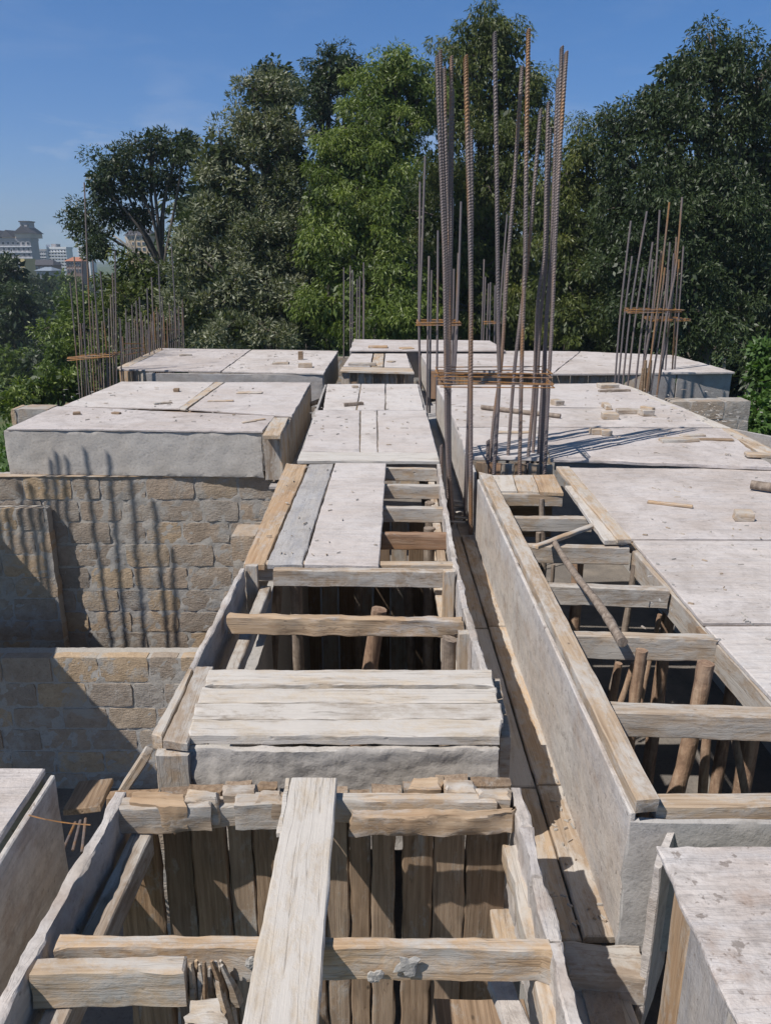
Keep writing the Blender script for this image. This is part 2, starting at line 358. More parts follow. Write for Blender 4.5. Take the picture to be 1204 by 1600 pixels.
# stones inside the left edge of the deck wall (stepped toothing)
# ================================================================ left near deck
t=thing('formwork_deck','large pale formwork deck on the left above the tall stone wall','formwork',P(220,650))
slab('top_panel',M_deck,P(10,669),P(409,673),P(430,650),P(90,635),.022,t,edge=.010,rough=.003,sag=.006)
slab('top_panel',M_deck2,P(98,634),P(280,638),P(335,597),P(190,596),.020,t,edge=.008,sag=.005)
slab('seam_strip',M_tan,P(279,638),P(290,639),P(350,597),P(336,597),.02,t,edge=.006)
slab('top_panel',M_deck2,P(294,639),P(456,650),P(485,598),P(352,597),.020,t,edge=.008,sag=.005)
slab('seam_seal_batten',M_dark,P(92,641,-.034),P(452,657,-.034),P(456,645,-.034),P(104,629,-.034),.03,t)
slab('top_plank',M_tan,P(410,680,-.004),P(438,680,-.004),P(451,652,-.004),P(426,652,-.004),.04,t,edge=.006)
vface('side_panel',M_conc,P(6,673,-.026),P(408,677,-.026),.42,.03,t,res=.035,rough=.006,edge=.004)
vface('corner_plank',M_grey,P(412,681,-.045),P(437,681,-.045),.42,.04,t,'v',edge=.006)
a=P(440,680,-.03); b=P(486,601,-.03)
for i in range(6):
    q0=a.lerp(b,i/6+.004); q1=a.lerp(b,(i+1)/6-.004); vface('side_plank',R.choice((M_tan,M_grey)),q0,q1,.44,.025,t,'v',edge=.004)
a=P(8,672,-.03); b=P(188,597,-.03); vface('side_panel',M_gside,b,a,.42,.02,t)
slab('wall_plate',M_tan,V((-4.9,7.285,-.447)),V((-1.0,7.285,-.447)),V((-1.0,7.38,-.445)),V((-4.9,7.38,-.445)),.012,t,edge=.012)
# ================================================================ left far deck
t=thing('formwork_deck','far left formwork deck with timber offcuts, in front of the pale leaved tree','formwork',P(350,562))
slab('top_panel',M_deck,P(186,577),P(345,580),P(392,546),P(250,544),.025,t,edge=.012,sag=.006)
slab('top_panel',M_deck,P(347,580),P(505,583),P(528,548),P(394,546),.025,t,edge=.012,sag=.006)
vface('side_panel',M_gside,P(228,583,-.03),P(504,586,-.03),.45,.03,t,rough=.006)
for i,(x0,x1) in enumerate(((186,206),(207,227))): vface('side_plank',(M_orange,M_grey)[i],P(x0,580,-.03),P(x1,581,-.03),.43,.03,t,'v')
a=P(506,585,-.03); b=P(528,550,-.03)
for i in range(5): vface('side_plank',M_grey,a.lerp(b,i/5),a.lerp(b,(i+.95)/5),.45,.03,t,'v')
slab('edge_plank',M_tan,P(183,574,.003),P(196,575,.003),P(258,545,.003),P(248,544,.003),.03,t,edge=.01)
# ================================================================ centre decks
t=thing('formwork_deck','narrow pale deck of smooth panels in the middle of the picture','formwork',P(575,660))
for q in ((505,640,556,640,563,600,511,600),(558,640,601,640,601,600,565,600),(603,640,662,640,652,600,603,600)):
    slab('top_panel',M_deck2,P(q[0],q[1]),P(q[2],q[3]),P(q[4],q[5]),P(q[6],q[7]),.022,t,edge=.004,sag=.003)
for q in ((472,704,561,706,562,641,494,641),(563,706,589,706,588,641,564,641),(591,706,683,707,665,641,590,641)):
    slab('top_panel',M_deck2,P(q[0],q[1]),P(q[2],q[3]),P(q[4],q[5]),P(q[6],q[7]),.022,t,edge=.004,sag=.003)
slab('edge_plank',M_white,P(464,719,-.004),P(686,720,-.004),P(683,707,-.004),P(470,705,-.004),.03,t,edge=.006,bites=3)
vface('side_panel',M_grey,P(467,722,-.04),P(683,723,-.04),.12,.03,t)
a=P(687,718,-.03); b=P(655,601,-.03); vface('side_panel',M_gside,a,b,.45,.025,t); a=P(466,716,-.03); b=P(507,601,-.03); vface('side_panel',M_gside,b,a,.45,.025,t)
t=thing('formwork_deck','small plank fronted deck step beyond the narrow middle deck','formwork',P(590,565))
slab('top_panel',M_deck2,P(536,572),P(578,572),P(583,549),P(551,549),.022,t,edge=.004); slab('top_plank',M_tan,P(580,572),P(598,572),P(600,549),P(585,549),.022,t,edge=.004)
slab('top_panel',M_deck2,P(600,573),P(641,574),P(634,549),P(602,549),.022,t,edge=.004)
slab('edge_plank',M_tan,P(531,579,-.002),P(647,582,-.002),P(643,575,-.002),P(534,573,-.002),.03,t,edge=.006)
for i in range(9):
    x0=534+i*12.2; vface('side_plank',(M_grey,M_dark,M_tan)[i%3],P(x0,582,-.035),P(x0+11.4,582.4,-.035),.42,.03,t,'v')
vface('side_panel',M_gside,P(646,581,-.03),P(634,550,-.03),.45,.02,t)
t=thing('formwork_deck','farthest pale deck below the middle trees','formwork',P(660,538))
slab('top_panel',M_deck,P(546,547,.06),P(790,547,.06),P(765,532,.06),P(553,530,.06),.025,t,edge=.015,sag=.008)
vface('side_panel',M_gside,P(546,548,.03),P(790,548,.03),.45,.03,t)
# ================================================================ right far deck
t=thing('formwork_deck','wide far right deck with a grey sheet side below the dark trees','formwork',P(900,565))
slab('top_panel',M_deck,P(669,576),P(862,584),P(905,549),P(655,547),.03,t,edge=.012,sag=.006)
slab('top_panel',M_deck,P(864,584),P(1147,581),P(1052,555),P(907,549),.03,t,edge=.012,sag=.006)
a=P(672,580,-.03); b=P(1005,586,-.03)
for i in range(12): vface('side_plank',(M_red,M_dark,M_orange,M_grey)[(i*5)%4 if i<8 else 3],a.lerp(b,i/12),a.lerp(b,(i+.96)/12),.40,.03,t,'v')
vface('side_panel',M_gside,b+V((.02,0,0)),P(1056,585,-.03),.45,.03,t); vface('side_panel',M_gside,P(1058,585,-.03),P(1143,583,-.03),.47,.03,t)
vface('side_panel',M_side,P(654,549,-.03),P(670,578,-.03),.45,.02,t)
# ================================================================ right middle deck
t=thing('formwork_deck','right middle deck scattered with offcuts and crossed by thin bar shadows','formwork',P(900,660))
Z2=.03
slab('top_panel',M_deck2,P(698,634,Z2),P(1068,638,Z2),P(965,599,Z2),P(682,602,Z2),.025,t,edge=.008,sag=.006)
slab('top_panel',M_deck,P(714,666,Z2),P(1112,667,Z2),P(1070,639,Z2),P(699,635,Z2),.025,t,edge=.008,sag=.006)
slab('edge_plank',M_pale,P(1115,667,Z2),P(1140,668,Z2),P(985,604,Z2),P(967,600,Z2),.025,t,edge=.006)
slab('top_panel',M_deck,P(860,716,Z2),P(1208,728,Z2),P(1128,670,Z2),P(842,668,Z2),.03,t,edge=.012,sag=.008,rough=.006)
slab('top_panel',M_deck2,P(728,712,Z2-.004),P(857,716,Z2-.004),P(840,668,Z2-.004),P(716,668,Z2-.004),.03,t,edge=.014,rough=.006,bites=3)
slab('edge_plank',M_tan,P(1186,706,Z2+.002),P(1215,706,Z2+.002),P(1142,669,Z2+.002),P(1124,669,Z2+.002),.03,t,edge=.01)
vface('front_edge',M_blue,P(866,719,Z2-.034),P(1215,731,Z2-.034),.08,.03,t,rough=.004)
vface('side_panel',M_side,P(682,604,-.0),P(699,636,-.0),.47,.02,t,edge=.006); vface('side_panel',M_side,P(701,640,-.0),P(740,738,-.0),.47,.02,t,edge=.01)
a=P(744,722,0); b=P(866,722,0)
for i in range(6): vface('front_plank',(M_dark,M_red,M_grey,M_dark,M_tan,M_grey)[i],a.lerp(b,i/6)+V((0,0,-.02*R.random())),a.lerp(b,(i+.9)/6)+V((0,0,-.02)),.45,.03,t,'v',edge=.008)
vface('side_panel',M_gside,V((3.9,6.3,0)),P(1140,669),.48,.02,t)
# ================================================================ right near deck
t=thing('formwork_deck','broad near right deck with one small wooden block on it','formwork',P(1080,850))
zz_=-.01
slab('top_panel',M_deck,P(985,841,zz_),V((3.35,P(985,841).y,zz_)),V((3.45,P(870,731).y,zz_)),P(890,731,zz_),.022,t,edge=.004,sag=.004)
slab('top_panel',M_deck,P(1098,973,zz_),V((3.3,P(1098,973).y,zz_)),V((3.35,P(985,844).y,zz_)),P(987,844,zz_),.022,t,edge=.004,sag=.004)
slab('top_panel',M_deck2,V((1.41,1.95,zz_)),V((3.2,1.95,zz_)),V((3.3,P(1098,976).y,zz_)),P(1101,977,zz_),.022,t,edge=.004,sag=.004)
slab('edge_plank',M_tan,P(985,850,.012),P(964,850,.012),P(868,735,.012),P(889,735,.012),.03,t,edge=.006)
slab('edge_plank',M_pale,P(979,851,-.004),P(943,852,-.004),P(882,765,-.004),P(903,765,-.004),.03,t,edge=.005)
for yy_ in (P(985,842).y,P(1100,975).y): slab('seam_seal_batten',M_dark,V((1.36,yy_-.06,-.036)),V((3.3,yy_-.06,-.036)),V((3.3,yy_+.06,-.036)),V((1.36,yy_+.06,-.036)),.03,t)  # hidden boards added below the seams to stop sunlight leaking onto the floor
# inner edge timber facing the opening
pA=P(985,858,-.034); pB=V((1.405,1.95,-.034))
vface('edge_beam',M_grey,pA,pB,.13,.05,t,edge=.006,rough=.004)
for x in (1.9,2.4,2.9,3.3):
    for y in (2.4,3.6,4.9): tube('prop',M_pole,(V((x,y,-.1)),V((x+R.uniform(-.05,.05),y,-3.1))),.045,t,nseg=8,wob=.2,sub=.25)
# ================================================================ hollow box right
t=thing('formwork_box','long hollow formwork box on the right with stained outer sheet and cross joists','formwork',P(900,1000))
OL0=P(748,748); OL1=P(987,1262)      # outer left top edge, far -> near
IL0=P(769,768); IL1=P(1024,1252)
NR=V((1.46,OL1.y,0))
slab('top_rail',M_tan,OL1+V((-.003,-.035,.003)),OL0+V((-.003,0,.003)),P(768,752,.003),P(1027,1270,.003),.05,t,edge=.003,rough=.002,res=.05)
m1=OL0.lerp(OL1,.46)
vface('outer_sheet',M_side,OL0+V((-.012,0,-.004)),m1+V((-.012,.004,-.004)),.465,.018,t,rough=.0015,edge=.0015)
vface('outer_sheet',M_side,m1+V((-.014,-.004,-.006)),OL1+V((-.012,-.02,-.004)),.465,.018,t,rough=.0015,edge=.0015)
vface('front_sheet',M_conc_smooth,OL1+V((-.012,-.03,-.028)),V((1.6,OL1.y-.03,-.028)),.47,.02,t,rough=.006,res=.04,edge=.004)
board('front_rail',M_tan,OL1+V((.07,.03,.004)),V((1.6,OL1.y+.035,.004)),.06,.05,t,edge=.005)
def tj(x0,y0,x1,y1,hh,m=M_grey,th=.05,par=t,z=-.012,**k): joist('joist',m,P(x0,y0,z),P(x1,y1,z),hh,th,par,**k)
tj(779,771,879,772,.09); tj(796,809,924,810,.09,M_grey); tj(819,853,984,856,.10,M_grey); tj(849,915,1044,922,.10); tj(888,993,1121,999,.11)
tj(949,1112,1240,1122,.10,M_grey,.075)
for q,mm in (((755,766,808,767,800,742,752,742),M_pale),((809,767,842,768,832,742,801,742),M_tan),((843,768,880,769,866,741,833,742),M_orange)):
    slab('cover_plank',mm,P(q[0],q[1],.004),P(q[2],q[3],.004),P(q[4],q[5],.004),P(q[6],q[7],.004),.03,t,edge=.005)
vface('back_board',M_dark,P(756,748,-.03),P(866,748,-.03),.45,.03,t)
# ================================================================ channel
t=thing('beam_channel','long plank floored beam channel between the two hollow boxes','formwork',P(860,1200,ZF))
CR0=P(744,838,ZF); CR1=P(972,1474,ZF)
def chx(f): return CR0.lerp(CR1,f)
w2=.115; zf=V((0,0,ZF))
dirc=(CR1-CR0).normalized(); sx=V((-1,0,0))
fs=[0,.42,.80,1.0]
for i in range(3):
    a=chx(fs[i]); b=chx(fs[i+1]-.004); slab('floor_plank',M_tan,b+sx*w2+V((0,0,.012)),b+V((-.004,0,.012)),a+V((-.004,0,.012)),a+sx*w2+V((0,0,.012)),.03,t,res=.05,edge=.005)
    slab('floor_plank',(M_tan,M_pale,M_tan)[i],b+sx*(w2+.27),b+sx*(w2+.006),a+sx*(w2+.006),a+sx*(w2+.27),.03,t,res=.06,edge=.004)
a=V((.15,.25,ZF-.02)); y1=CR1.y-.14
slab('floor_plank',M_pale,V((.49,.3,ZF-.05)),V((.79,.3,ZF-.05)),V((.70,y1,ZF-.05)),V((.41,y1,ZF-.05)),.03,t,res=.05)
slab('floor_plank',M_dark,V((.20,.3,ZF-.055)),V((.48,.3,ZF-.055)),V((.40,y1,ZF-.055)),V((.14,y1,ZF-.055)),.03,t,res=.05)
slab('cross_block',M_grey,P(890,1520,ZF+.035),P(1008,1528,ZF+.035),P(1000,1476,ZF+.035),P(884,1474,ZF+.035),.10,t,res=.025,rough=.006,edge=.012)
slab('floor_panel',M_gside,P(660,800,ZF-.02),P(746,800,ZF-.02),P(690,610,ZF-.02),P(640,610,ZF-.02),.03,t,res=.1)
slab('floor_panel',M_gside,P(420,760,ZF-.02),P(470,760,ZF-.02),P(545,600,ZF-.02),P(515,600,ZF-.02),.03,t,res=.1)
for i in range(9):   # splintered lath heap where the bars rise
    x=R.uniform(706,742); y=R.uniform(772,818); o=P(x,y,ZF+.015); an=R.uniform(-.5,.5); d=V((math.cos(an),math.sin(an),0))*R.uniform(.05,.13)
    board('lath',R.choice((M_pale,M_grey,M_white)),o-d,o+d,R.uniform(.015,.035),.012,t)
# ================================================================ frame with joists under planks
t=thing('formwork_box','partly planked box frame before the narrow middle deck, four joists bare on its right','formwork',P(580,800))
slab('edge_plank',M_orange,P(380,882),P(413,882),P(480,726),P(447,724),.035,t,edge=.006,res=.05)
slab('top_plank',M_blue,P(416,881,.004),P(472,881,.004),P(521,724,.004),P(483,725,.004),.03,t,edge=.008,rough=.004)
slab('top_panel',M_deck2,P(475,881,.006),P(592,884,.006),P(603,724,.006),P(524,723,.006),.028,t,edge=.004,res=.06)
for q,mm in (((560,731,681,733),M_grey),((550,758,687,759),M_grey),((545,793,694,794),M_grey),((540,833,701,835),M_red)):
    joist('joist',mm,P(q[0],q[1],-.03),P(q[2],q[3],-.03),.10,.045,t)
pts=[(685,724),(690,760),(698,810),(709,870)]
for i in range(3): board('side_board',M_limed,P(pts[i][0],pts[i][1]+.5,0),P(*pts[i+1],0),.028,.40,t,res=.03,edge=.006,rough=.004)
vface('side_board',M_grey,P(447,724,-.04),P(379,884,-.04),.42,.02,t)
for y in (745,785,825): tube('prop',M_polegrey,(P(680,y,-.12)+V((-.04,0,0)),P(680,y,-.12)+V((-.02,0,-2.95))),.035,t,nseg=8,wob=.2,sub=.2)
board('ledger',M_tan,P(672,738,-.13),P(690,875,-.13),.05,.06,t)
# ================================================================ open frame (middle)
t=thing('formwork_box','open box frame with two cross joists over a dark pit in the picture centre','formwork',P(530,960))
a=P(379,888); b=P(300,1042)
board('side_board',M_limed,a,b,.022,.40,t,res=.03,edge=.007,rough=.005)
board('inner_rail',M_grey,P(415,915,-.12),P(362,1045,-.12),.055,.07,t)
board('back_rail',M_tan,P(380,881,-.006)+V((0,.03,0)),P(709,883,-.006)+V((0,.03,0)),.05,.1,t)
joist('joist',M_tan,P(426,891,-.002),P(693,893,-.002),.09,.045,t,bites=1)
joist('joist',M_orange,P(353,964,-.004),P(724,970,-.004),.085,.05,t,bites=4,res=.03,edge=.009,rough=.006)
pts=[(708,868),(718,905),(727,950),(742,1000),(757,1046)]
for i in range(4): board('side_board',M_limed,P(pts[i][0],pts[i][1]+.5,0),P(*pts[i+1],0),.026,.42,t,res=.02,edge=.007,rough=.005)
vface('short_post',M_tan,Q(692,893,P(700,895).y-.02),Q(711,893,P(700,895).y-.02),.5,.04,t,'v'); 
yy=P(725,985).y; vface('short_post',M_grey,Q(716,990,yy),Q(738,990,yy),.5,.04,t,'v')
tube('prop',M_polegrey,(Q(702,998,yy+.05),Q(700,1045,yy+.05)+V((0,0,-.1)),Q(700,1045,yy+.05)+V((0,0,-2))),(.034,.034,.03),t,wob=.15,sub=.08,nseg=10)
vface('end_board',M_tan,Q(383,884,P(390,884).y-.03),Q(402,884,P(390,884).y-.03),.3,.03,t,'v')
for i,(px,py,qx,qy,r,dd) in enumerate(((462,896,463,1036,.036,4.1),(435,905,424,1036,.03,4.3),(592,952,577,1040,.04,3.4),(635,905,640,1036,.035,5.2),(560,905,556,1040,.035,5.6),(676,905,676,1040,.035,5.4))):
    a=Q(px,py,dd); b=Q(qx,qy,dd); b=a+(b-a)*((a.z+3.1)/(a.z-b.z)); a=a.lerp(b,.0)
    o=tube('wooden_prop',M_pole if i==2 else M_polegrey,(a,a.lerp(b,.5)+V((.02,0,0)),b),(r*.9,r,r*1.1),None,nseg=10,wob=.18,sub=.12)
    tag(o,('tall grey prop just left of centre inside the open middle frame','thin grey prop nearest the inner rail of the open middle frame','short brown log prop whose top touches the middle joist','dim prop standing deep in the middle pit, right of the brown log','dim prop standing deep in the middle pit, left of the brown log','dim prop near the right wall of the middle pit')[i],'prop','props standing in the middle pit')
a=V((-.7,6.4,-.55))
pw=thing('plank_wall','dim row of upright planks at the back of the middle pit','formwork',a)
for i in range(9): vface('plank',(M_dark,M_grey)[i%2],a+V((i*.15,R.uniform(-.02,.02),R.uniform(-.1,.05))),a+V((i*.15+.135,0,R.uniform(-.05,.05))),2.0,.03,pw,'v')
# ================================================================ planked platform
t=thing('formwork_box','planked platform box with rough concrete front across the middle foreground','formwork',P(530,1100))
rows=[(1046,1072,327,318,767,772),(1073.5,1097,318,308,775,779),(1098.5,1122,306,300,782,785),(1123.5,1149,301,294,784,780)]
for i,(y0,y1,xl0,xl1,xr0,xr1) in enumerate(rows):
    slab('top_plank',M_pale,P(xl1,y1,.004),P(xr1,y1,.004),P(xr0,y0,.004),P(xl0,y0,.004),.038,t,res=.03,edge=.006,rough=.0025,bites=3)
slab('edge_plank',M_grey,P(256,1155),P(292,1160),P(334,1041),P(306,1041),.035,t,res=.03,edge=.005)
slab('edge_plank',M_tan,P(237,1146,-.01),P(253,1152,-.01),P(303,1042,-.01),P(295,1042,-.01),.06,t,res=.03,edge=.005)
o=P(294,1157); o2=P(788,1153)
vface('front_face',M_conc,V((o.x,o.y-.003,-.04)),V((o2.x-.015,o2.y-.003,-.04)),.40,.03,t,res=.014,rough=.008,edge=.006)
slab('side_board',M_grey,P(783,1150,-.06),P(797,1150,-.06),P(780,1060,-.06),P(769,1060,-.06),.38,t,res=.03,edge=.005)
o=P(243,1157); o2=P(291,1166); vface('corner_post',M_grey,V((o.x,o2.y+.015,-.045)),V((o2.x,o2.y+.015,-.045)),.45,.04,t,'v',res=.03)
vface('side_board',M_grey,P(299,1042,-.06),P(240,1150,-.06),.4,.02,t)
yb=P(245,1157).y; board('brace',M_tan,Q(236,1180,yb),Q(200,1236,yb),.07,.03,t,side=(0,1,0))
# ================================================================ foreground frame
t=thing('formwork_box','open foreground box frame with upright planks inside, at the bottom of the picture','formwork',P(480,1450))
board('side_board',M_limed,P(190,1236),P(-30,1632),.035,.36,t,res=.02,edge=.009,rough=.006,bites=5)
pts=[(804,1228),(822,1290),(838,1370),(866,1470),(902,1610)]
for i in range(4): board('side_board',M_limed,P(pts[i][0],pts[i][1]+.7,0),P(*pts[i+1],0),.034,.36,t,res=.015,edge=.008,rough=.006)
board('inner_rail',M_grey,P(222,1300,-.10),P(70,1620,-.10),.06,.08,t)
board('ledger',M_tan,P(797,1318,-.10),P(866,1600,-.10),.05,.06,t,res=.03,edge=.008,bites=3)
board('ledger',M_limed,P(782,1530,-.2),P(816,1625,-.2),.06,.03,t,res=.03,edge=.008)
# far joist pair
joist('joist',M_grey,P(178,1262),P(328,1258),.095,.05,t,res=.02,edge=.006,rough=.005,bites=2)
joist('joist',M_grey,P(325,1262,-.025),P(372,1258,-.025),.075,.05,t,res=.02,edge=.008,rough=.004)
joist('joist',M_grey,P(366,1256,.004),P(446,1254,.004),.095,.055,t,res=.02,edge=.006)
joist('joist',M_tan,P(515,1250),P(775,1252),.08,.04,t,res=.03)
joist('joist',M_orange,P(547,1274,.004),P(811,1276,-.004),.07,.045,t,res=.018,edge=.010,rough=.009,bites=4)
# joist across the middle of the frame
joist('joist',M_tan,P(82,1484),P(866,1490),.10,.046,t,res=.03,edge=.006,rough=.004,bites=3)
joist('joist',M_tan,P(44,1522,.004),P(286,1517,.004),.105,.045,t,res=.02,edge=.004)
for px,py,sz in ((636,1512,.026),(586,1530,.018),(392,1508,.014)):   # dabs of set mortar on the middle joist
    a=Q(px,py,P(500,1487).y-.004); v=[];f=[]; n_=14
    for j,(rr_,dy) in enumerate(((1,.006),(.85,.003),(.5,.0015))):
        for i in range(n_):
            an=2*math.pi*i/n_; q=sz*rr_*(1+.75*noise.noise(V((math.cos(an)*1.3+px*.37,math.sin(an)*1.3,j*.2)))); v.append((q*math.cos(an),dy+.003*noise.noise(V((an*3,j,px))),q*1.25*math.sin(an)))
    for j in range(2):
        for i in range(n_): f.append((j*n_+i,j*n_+(i+1)%n_,(j+1)*n_+(i+1)%n_,(j+1)*n_+i))
    f.append(tuple(2*n_+i for i in range(n_))); me=bpy.data.meshes.new('mortar_dab'); me.from_pydata(v,[],f); link('mortar_dab',me,M_mortar,t,Matrix.Translation(a))
# upright planks closing the far side
yw=P(500,1232).y+.03
xs=[(186,259),(261,305),(307,359),(361,399),(401,441),(443,506),(509,544),(547,578),(581,626),(628,673),(675,724),(726,790)]
for i,(x0,x1) in enumerate(xs):
    zt=-.05 if i in(0,1,5,6,7) else R.uniform(-.04,.01)
    a=Q(x0,1400,yw); b=Q(x1,1400,yw); a.z=b.z=zt; off=V((0,R.uniform(-.01,.015),0))
    vface('upright_plank',(M_dark,M_dark,M_dark,M_upr,M_dark,M_dark,M_upr,M_dark,M_upr,M_dark,M_upr,M_dark)[i],a+off,b+off,R.uniform(1.3,1.7),.04,t,'v',res=.04,edge=.003,rough=.005,bites=2)
    
for i,(x0,x1,y0,m) in enumerate(((198,288,1240,M_orange),(290,342,1236,M_tan),(346,400,1226,M_grey),(402,438,1236,M_tan),(640,690,1214,M_orange),(694,742,1220,M_tan),(745,796,1232,M_tan))):
    a=P(x0,y0+13,.012); b=P(x1,y0+13,.012); d=V((0,.05,0)); slab('block_end',m,a,b,b+d,a+d,.10,t,res=.015,rough=.007,edge=.012,cham=.01)
yl=1.30
vface('near_board',M_tan,Q(690,1500,1.22)+V((0,0,-.25)),Q(775,1500,1.22)+V((0,0,-.25)),.8,.03,t,'v')
# splintered timber end behind the short joist
for i in range(24):
    x=R.uniform(294,350); a=Q(x,1500+R.uniform(0,25),1.42+R.uniform(-.02,.04)); b=a+V((R.uniform(-.02,.03),R.uniform(-.03,.03),-R.uniform(.12,.3)))
    tube('splinter',R.choice((M_tan,M_dark,M_orange,M_grey)),(a,a.lerp(b,.5)+V((R.uniform(-.006,.006),0,0)),b),(.004,.011,.013),t,nseg=5,wob=.5,sub=.03)
slab('stump',M_pale,P(285,1602,-.05),P(352,1602,-.05),P(338,1560,-.06),P(296,1560,-.06),.2,t,res=.02,rough=.01,edge=.015)
for i,(px,py,qx,qy,r,dd) in enumerate(((700,1590,690,1620,.03,1.9),)):
    a=Q(px,py,dd); b=Q(qx,qy,dd); b=a+(b-a)*((a.z+3.1)/(a.z-b.z)); tube('prop',M_pole,(a,b),(r,r*1.1),t,nseg=10,wob=.15,sub=.15)
# loose plank lying over the frame
a,b,c,d=P(372,1625,.034),P(495,1625,.034),P(526,1214,.034),P(455,1214,.034)
o=slab('loose_plank',M_pale,b,c,d,a,.030,None,res=.025,edge=.003,rough=.002); tag(o,'wide pale plank laid lengthwise over the foreground joists','plank')
o=slab('wood_sliver',M_pale,P(432,1300,.034),P(442,1300,.034),P(454,1215,.034),P(447,1214,.034),.02,None,res=.02,edge=.004); tag(o,'thin wood sliver along the left edge of the wide pale plank','offcut')
# ================================================================ bottom right box
t=thing('formwork_box','speckled white topped box in the bottom right corner','formwork',P(1120,1450))
c1=P(1026,1322,.0); 
slab('top_panel',M_spec,V((c1.x,.55,0)),V((c1.x+1.0,.55,0)),V((c1.x+1.0,c1.y,0)),c1,.018,t,res=.04,edge=.010,rough=.004,sag=.004,bites=3)
x=c1.x+.015
def sv(y0,y1,m,off=0,zt=-.03,**k): vface('side_board',m,V((x+off,y1,zt)),V((x+off,y0,zt)),.6,.02,t,'v',**k)
vface('side_sheet',M_limed,V((x-.02,c1.y+.0,-.06)),V((x+.0,c1.y-.012,-.06)),.6,.3,t)
sv(c1.y-.17,c1.y-.06,M_orange,.02); sv(c1.y-.40,c1.y-.175,M_blue,.02); sv(.55,c1.y-.405,M_grey,.02)
# ================================================================ bottom left box
t=thing('formwork_box','plain sided box with pale top at the lower left picture edge','formwork',P(20,1260))
c1=P(70,1200); xe=c1.x
slab('top_panel',M_deck,V((xe-1.6,1.0,0)),V((xe,1.0,0)),V((xe,c1.y,0)),V((xe-1.6,c1.y,0)),.025,t,res=.06,edge=.006)
vface('side_sheet',M_side,V((xe+.035,1.0,-.02)),V((xe+.035,c1.y-.01,-.02)),.44,.018,t,res=.06)
vface('end_sheet',M_gside,V((xe,c1.y,-.03)),V((xe-1.6,c1.y,-.03)),.44,.018,t)
o=tube('tie_wire',M_wire,(P(40,1272,-.03),P(70,1280,.0),P(105,1286,-.02),P(142,1289,0)),.0018,None,nseg=5,sub=.04); tag(o,'thin bent wire running from the plain sided box to the open foreground frame','wire')
o=board('loose_plank',M_dark,Q(150,1218,3.3),Q(128,1262,3.0),.16,.03,None); tag(o,'short brown board leaning in the shaded pit at lower left','plank')
for i in range(3):
    a=Q(100+i*14,1325+i*4,2.3); b=Q(118+i*8,1285-i*3,2.5); o=tube('steel_bar',M_rebar2,(a,b),.005,None,nseg=6); tag(o,('short bar stub in the lower left pit, nearest the box corner','middle bar stub of three in the lower left pit','bar stub in the lower left pit closest to the open frame')[i],'steel bar','bar stubs in the lower left pit')
# ================================================================ props inside the right hollow box
props=[((903,866),(899,990),.047,4.35,'thick brown prop under the third joist of the right hollow box'),((991,882),(972,1000),.026,4.1,'slim leaning prop near the right wall, between third and fourth joist'),
((1002,1016),(985,1175),.036,2.95,'cut log prop rising beside the fifth joist of the right hollow box'),((966,1036),(956,1100),.025,3.2,'thin prop left of the cut log prop below the fifth joist'),
((990,1036),(972,1096),.02,3.3,'slender prop touching the cut log prop on its left side'),((1102,1036),(1052,1252),.045,2.75,'thickest crooked brown log prop in the nearest bay of the right box'),
((1104,1145),(1094,1250),.026,2.65,'straight thin prop just right of the thickest crooked log'),((1146,1150),(1164,1250),.022,2.6,'curved pale prop at the right end of the nearest bay'),
((845,779),(846,806),.03,5.2,'short square topped prop between first and second joist'),((841,832),(838,880),.026,5.0,'prop stub below the second joist of the right hollow box'),
((864,882),(861,915),.018,4.6,'thin grey prop left of the thick brown prop'),((1030,960),(1022,1000),.017,3.7,'dim slim prop in the fourth bay of the right box')]
for i,(a,b,r,dd,lb) in enumerate(props):
    a=Q(*a,dd); b=Q(*b,dd); k=(a.z+3.1)/(a.z-b.z); b=a+(b-a)*k; 
    if abs(b.x-a.x)>.9: b.x=a.x+math.copysign(.9,b.x-a.x)
    mid=a.lerp(b,.4)+V((R.uniform(-.04,.04),0,0)); r*=.74
    o=tube('wooden_prop',(M_pole,M_polegrey)[i in(1,7,8,9,10)],(a,a.lerp(b,.15)+V((R.uniform(-.012,.012),0,0)),mid,b),(r*.9,r*.95,r,r*1.1),None,nseg=12,wob=.2,sub=.06); tag(o,lb,'prop','log props inside the right hollow box')
a=P(864,845,.02); b=P(972,1004,.025)
o=tube('loose_pole',M_polegrey,(a,a.lerp(b,.35)+V((-.01,0,.004)),a.lerp(b,.7)+V((.008,0,0)),b),(.016,.018,.019,.022),None,nseg=12,wob=.22,sub=.04); tag(o,'crooked pole lying across three joists of the right hollow box','pole')
o=board('loose_lath',M_tan,P(836,852,.045),P(941,813,.02),.035,.022,None,res=.03,edge=.004); tag(o,'thin lath crossing the far end of the crooked pole','lath')
# ================================================================ offcuts on the decks
def chunk(x0,x1,y,h,d,m,lb,z=0.0,rot=0,name='wood_offcut',cat='offcut',grp='offcuts lying on the decks'):
    a=P(x0,y,z+h); b=P(x1,y,z+h); L=(b-a).length; c=(P(x0,y,z)+P(x1,y,z))/2; c.z=z+h
    dv=V((math.cos(rot),math.sin(rot),0)); o=board(name,m,c-dv*L/2,c+dv*L/2,d,h,None,res=.03,edge=.006,rough=.004,cham=.005); return tag(o,lb,cat,grp)
chunk(1144,1175,812,.055,.09,M_tan,'small square wooden block alone on the near right deck',-.01,-.1)
chunk(1012,1080,790,.02,.03,M_orange,'thin orange brown stick on the near right deck',-.01,-.45)
o=tube('round_offcut',M_polegrey,(P(1172,757,.03),P(1225,764,.03)),.03,None,nseg=12,wob=.1,sub=.05); tag(o,'round pole end at the right picture edge on the near deck','offcut','offcuts lying on the decks')
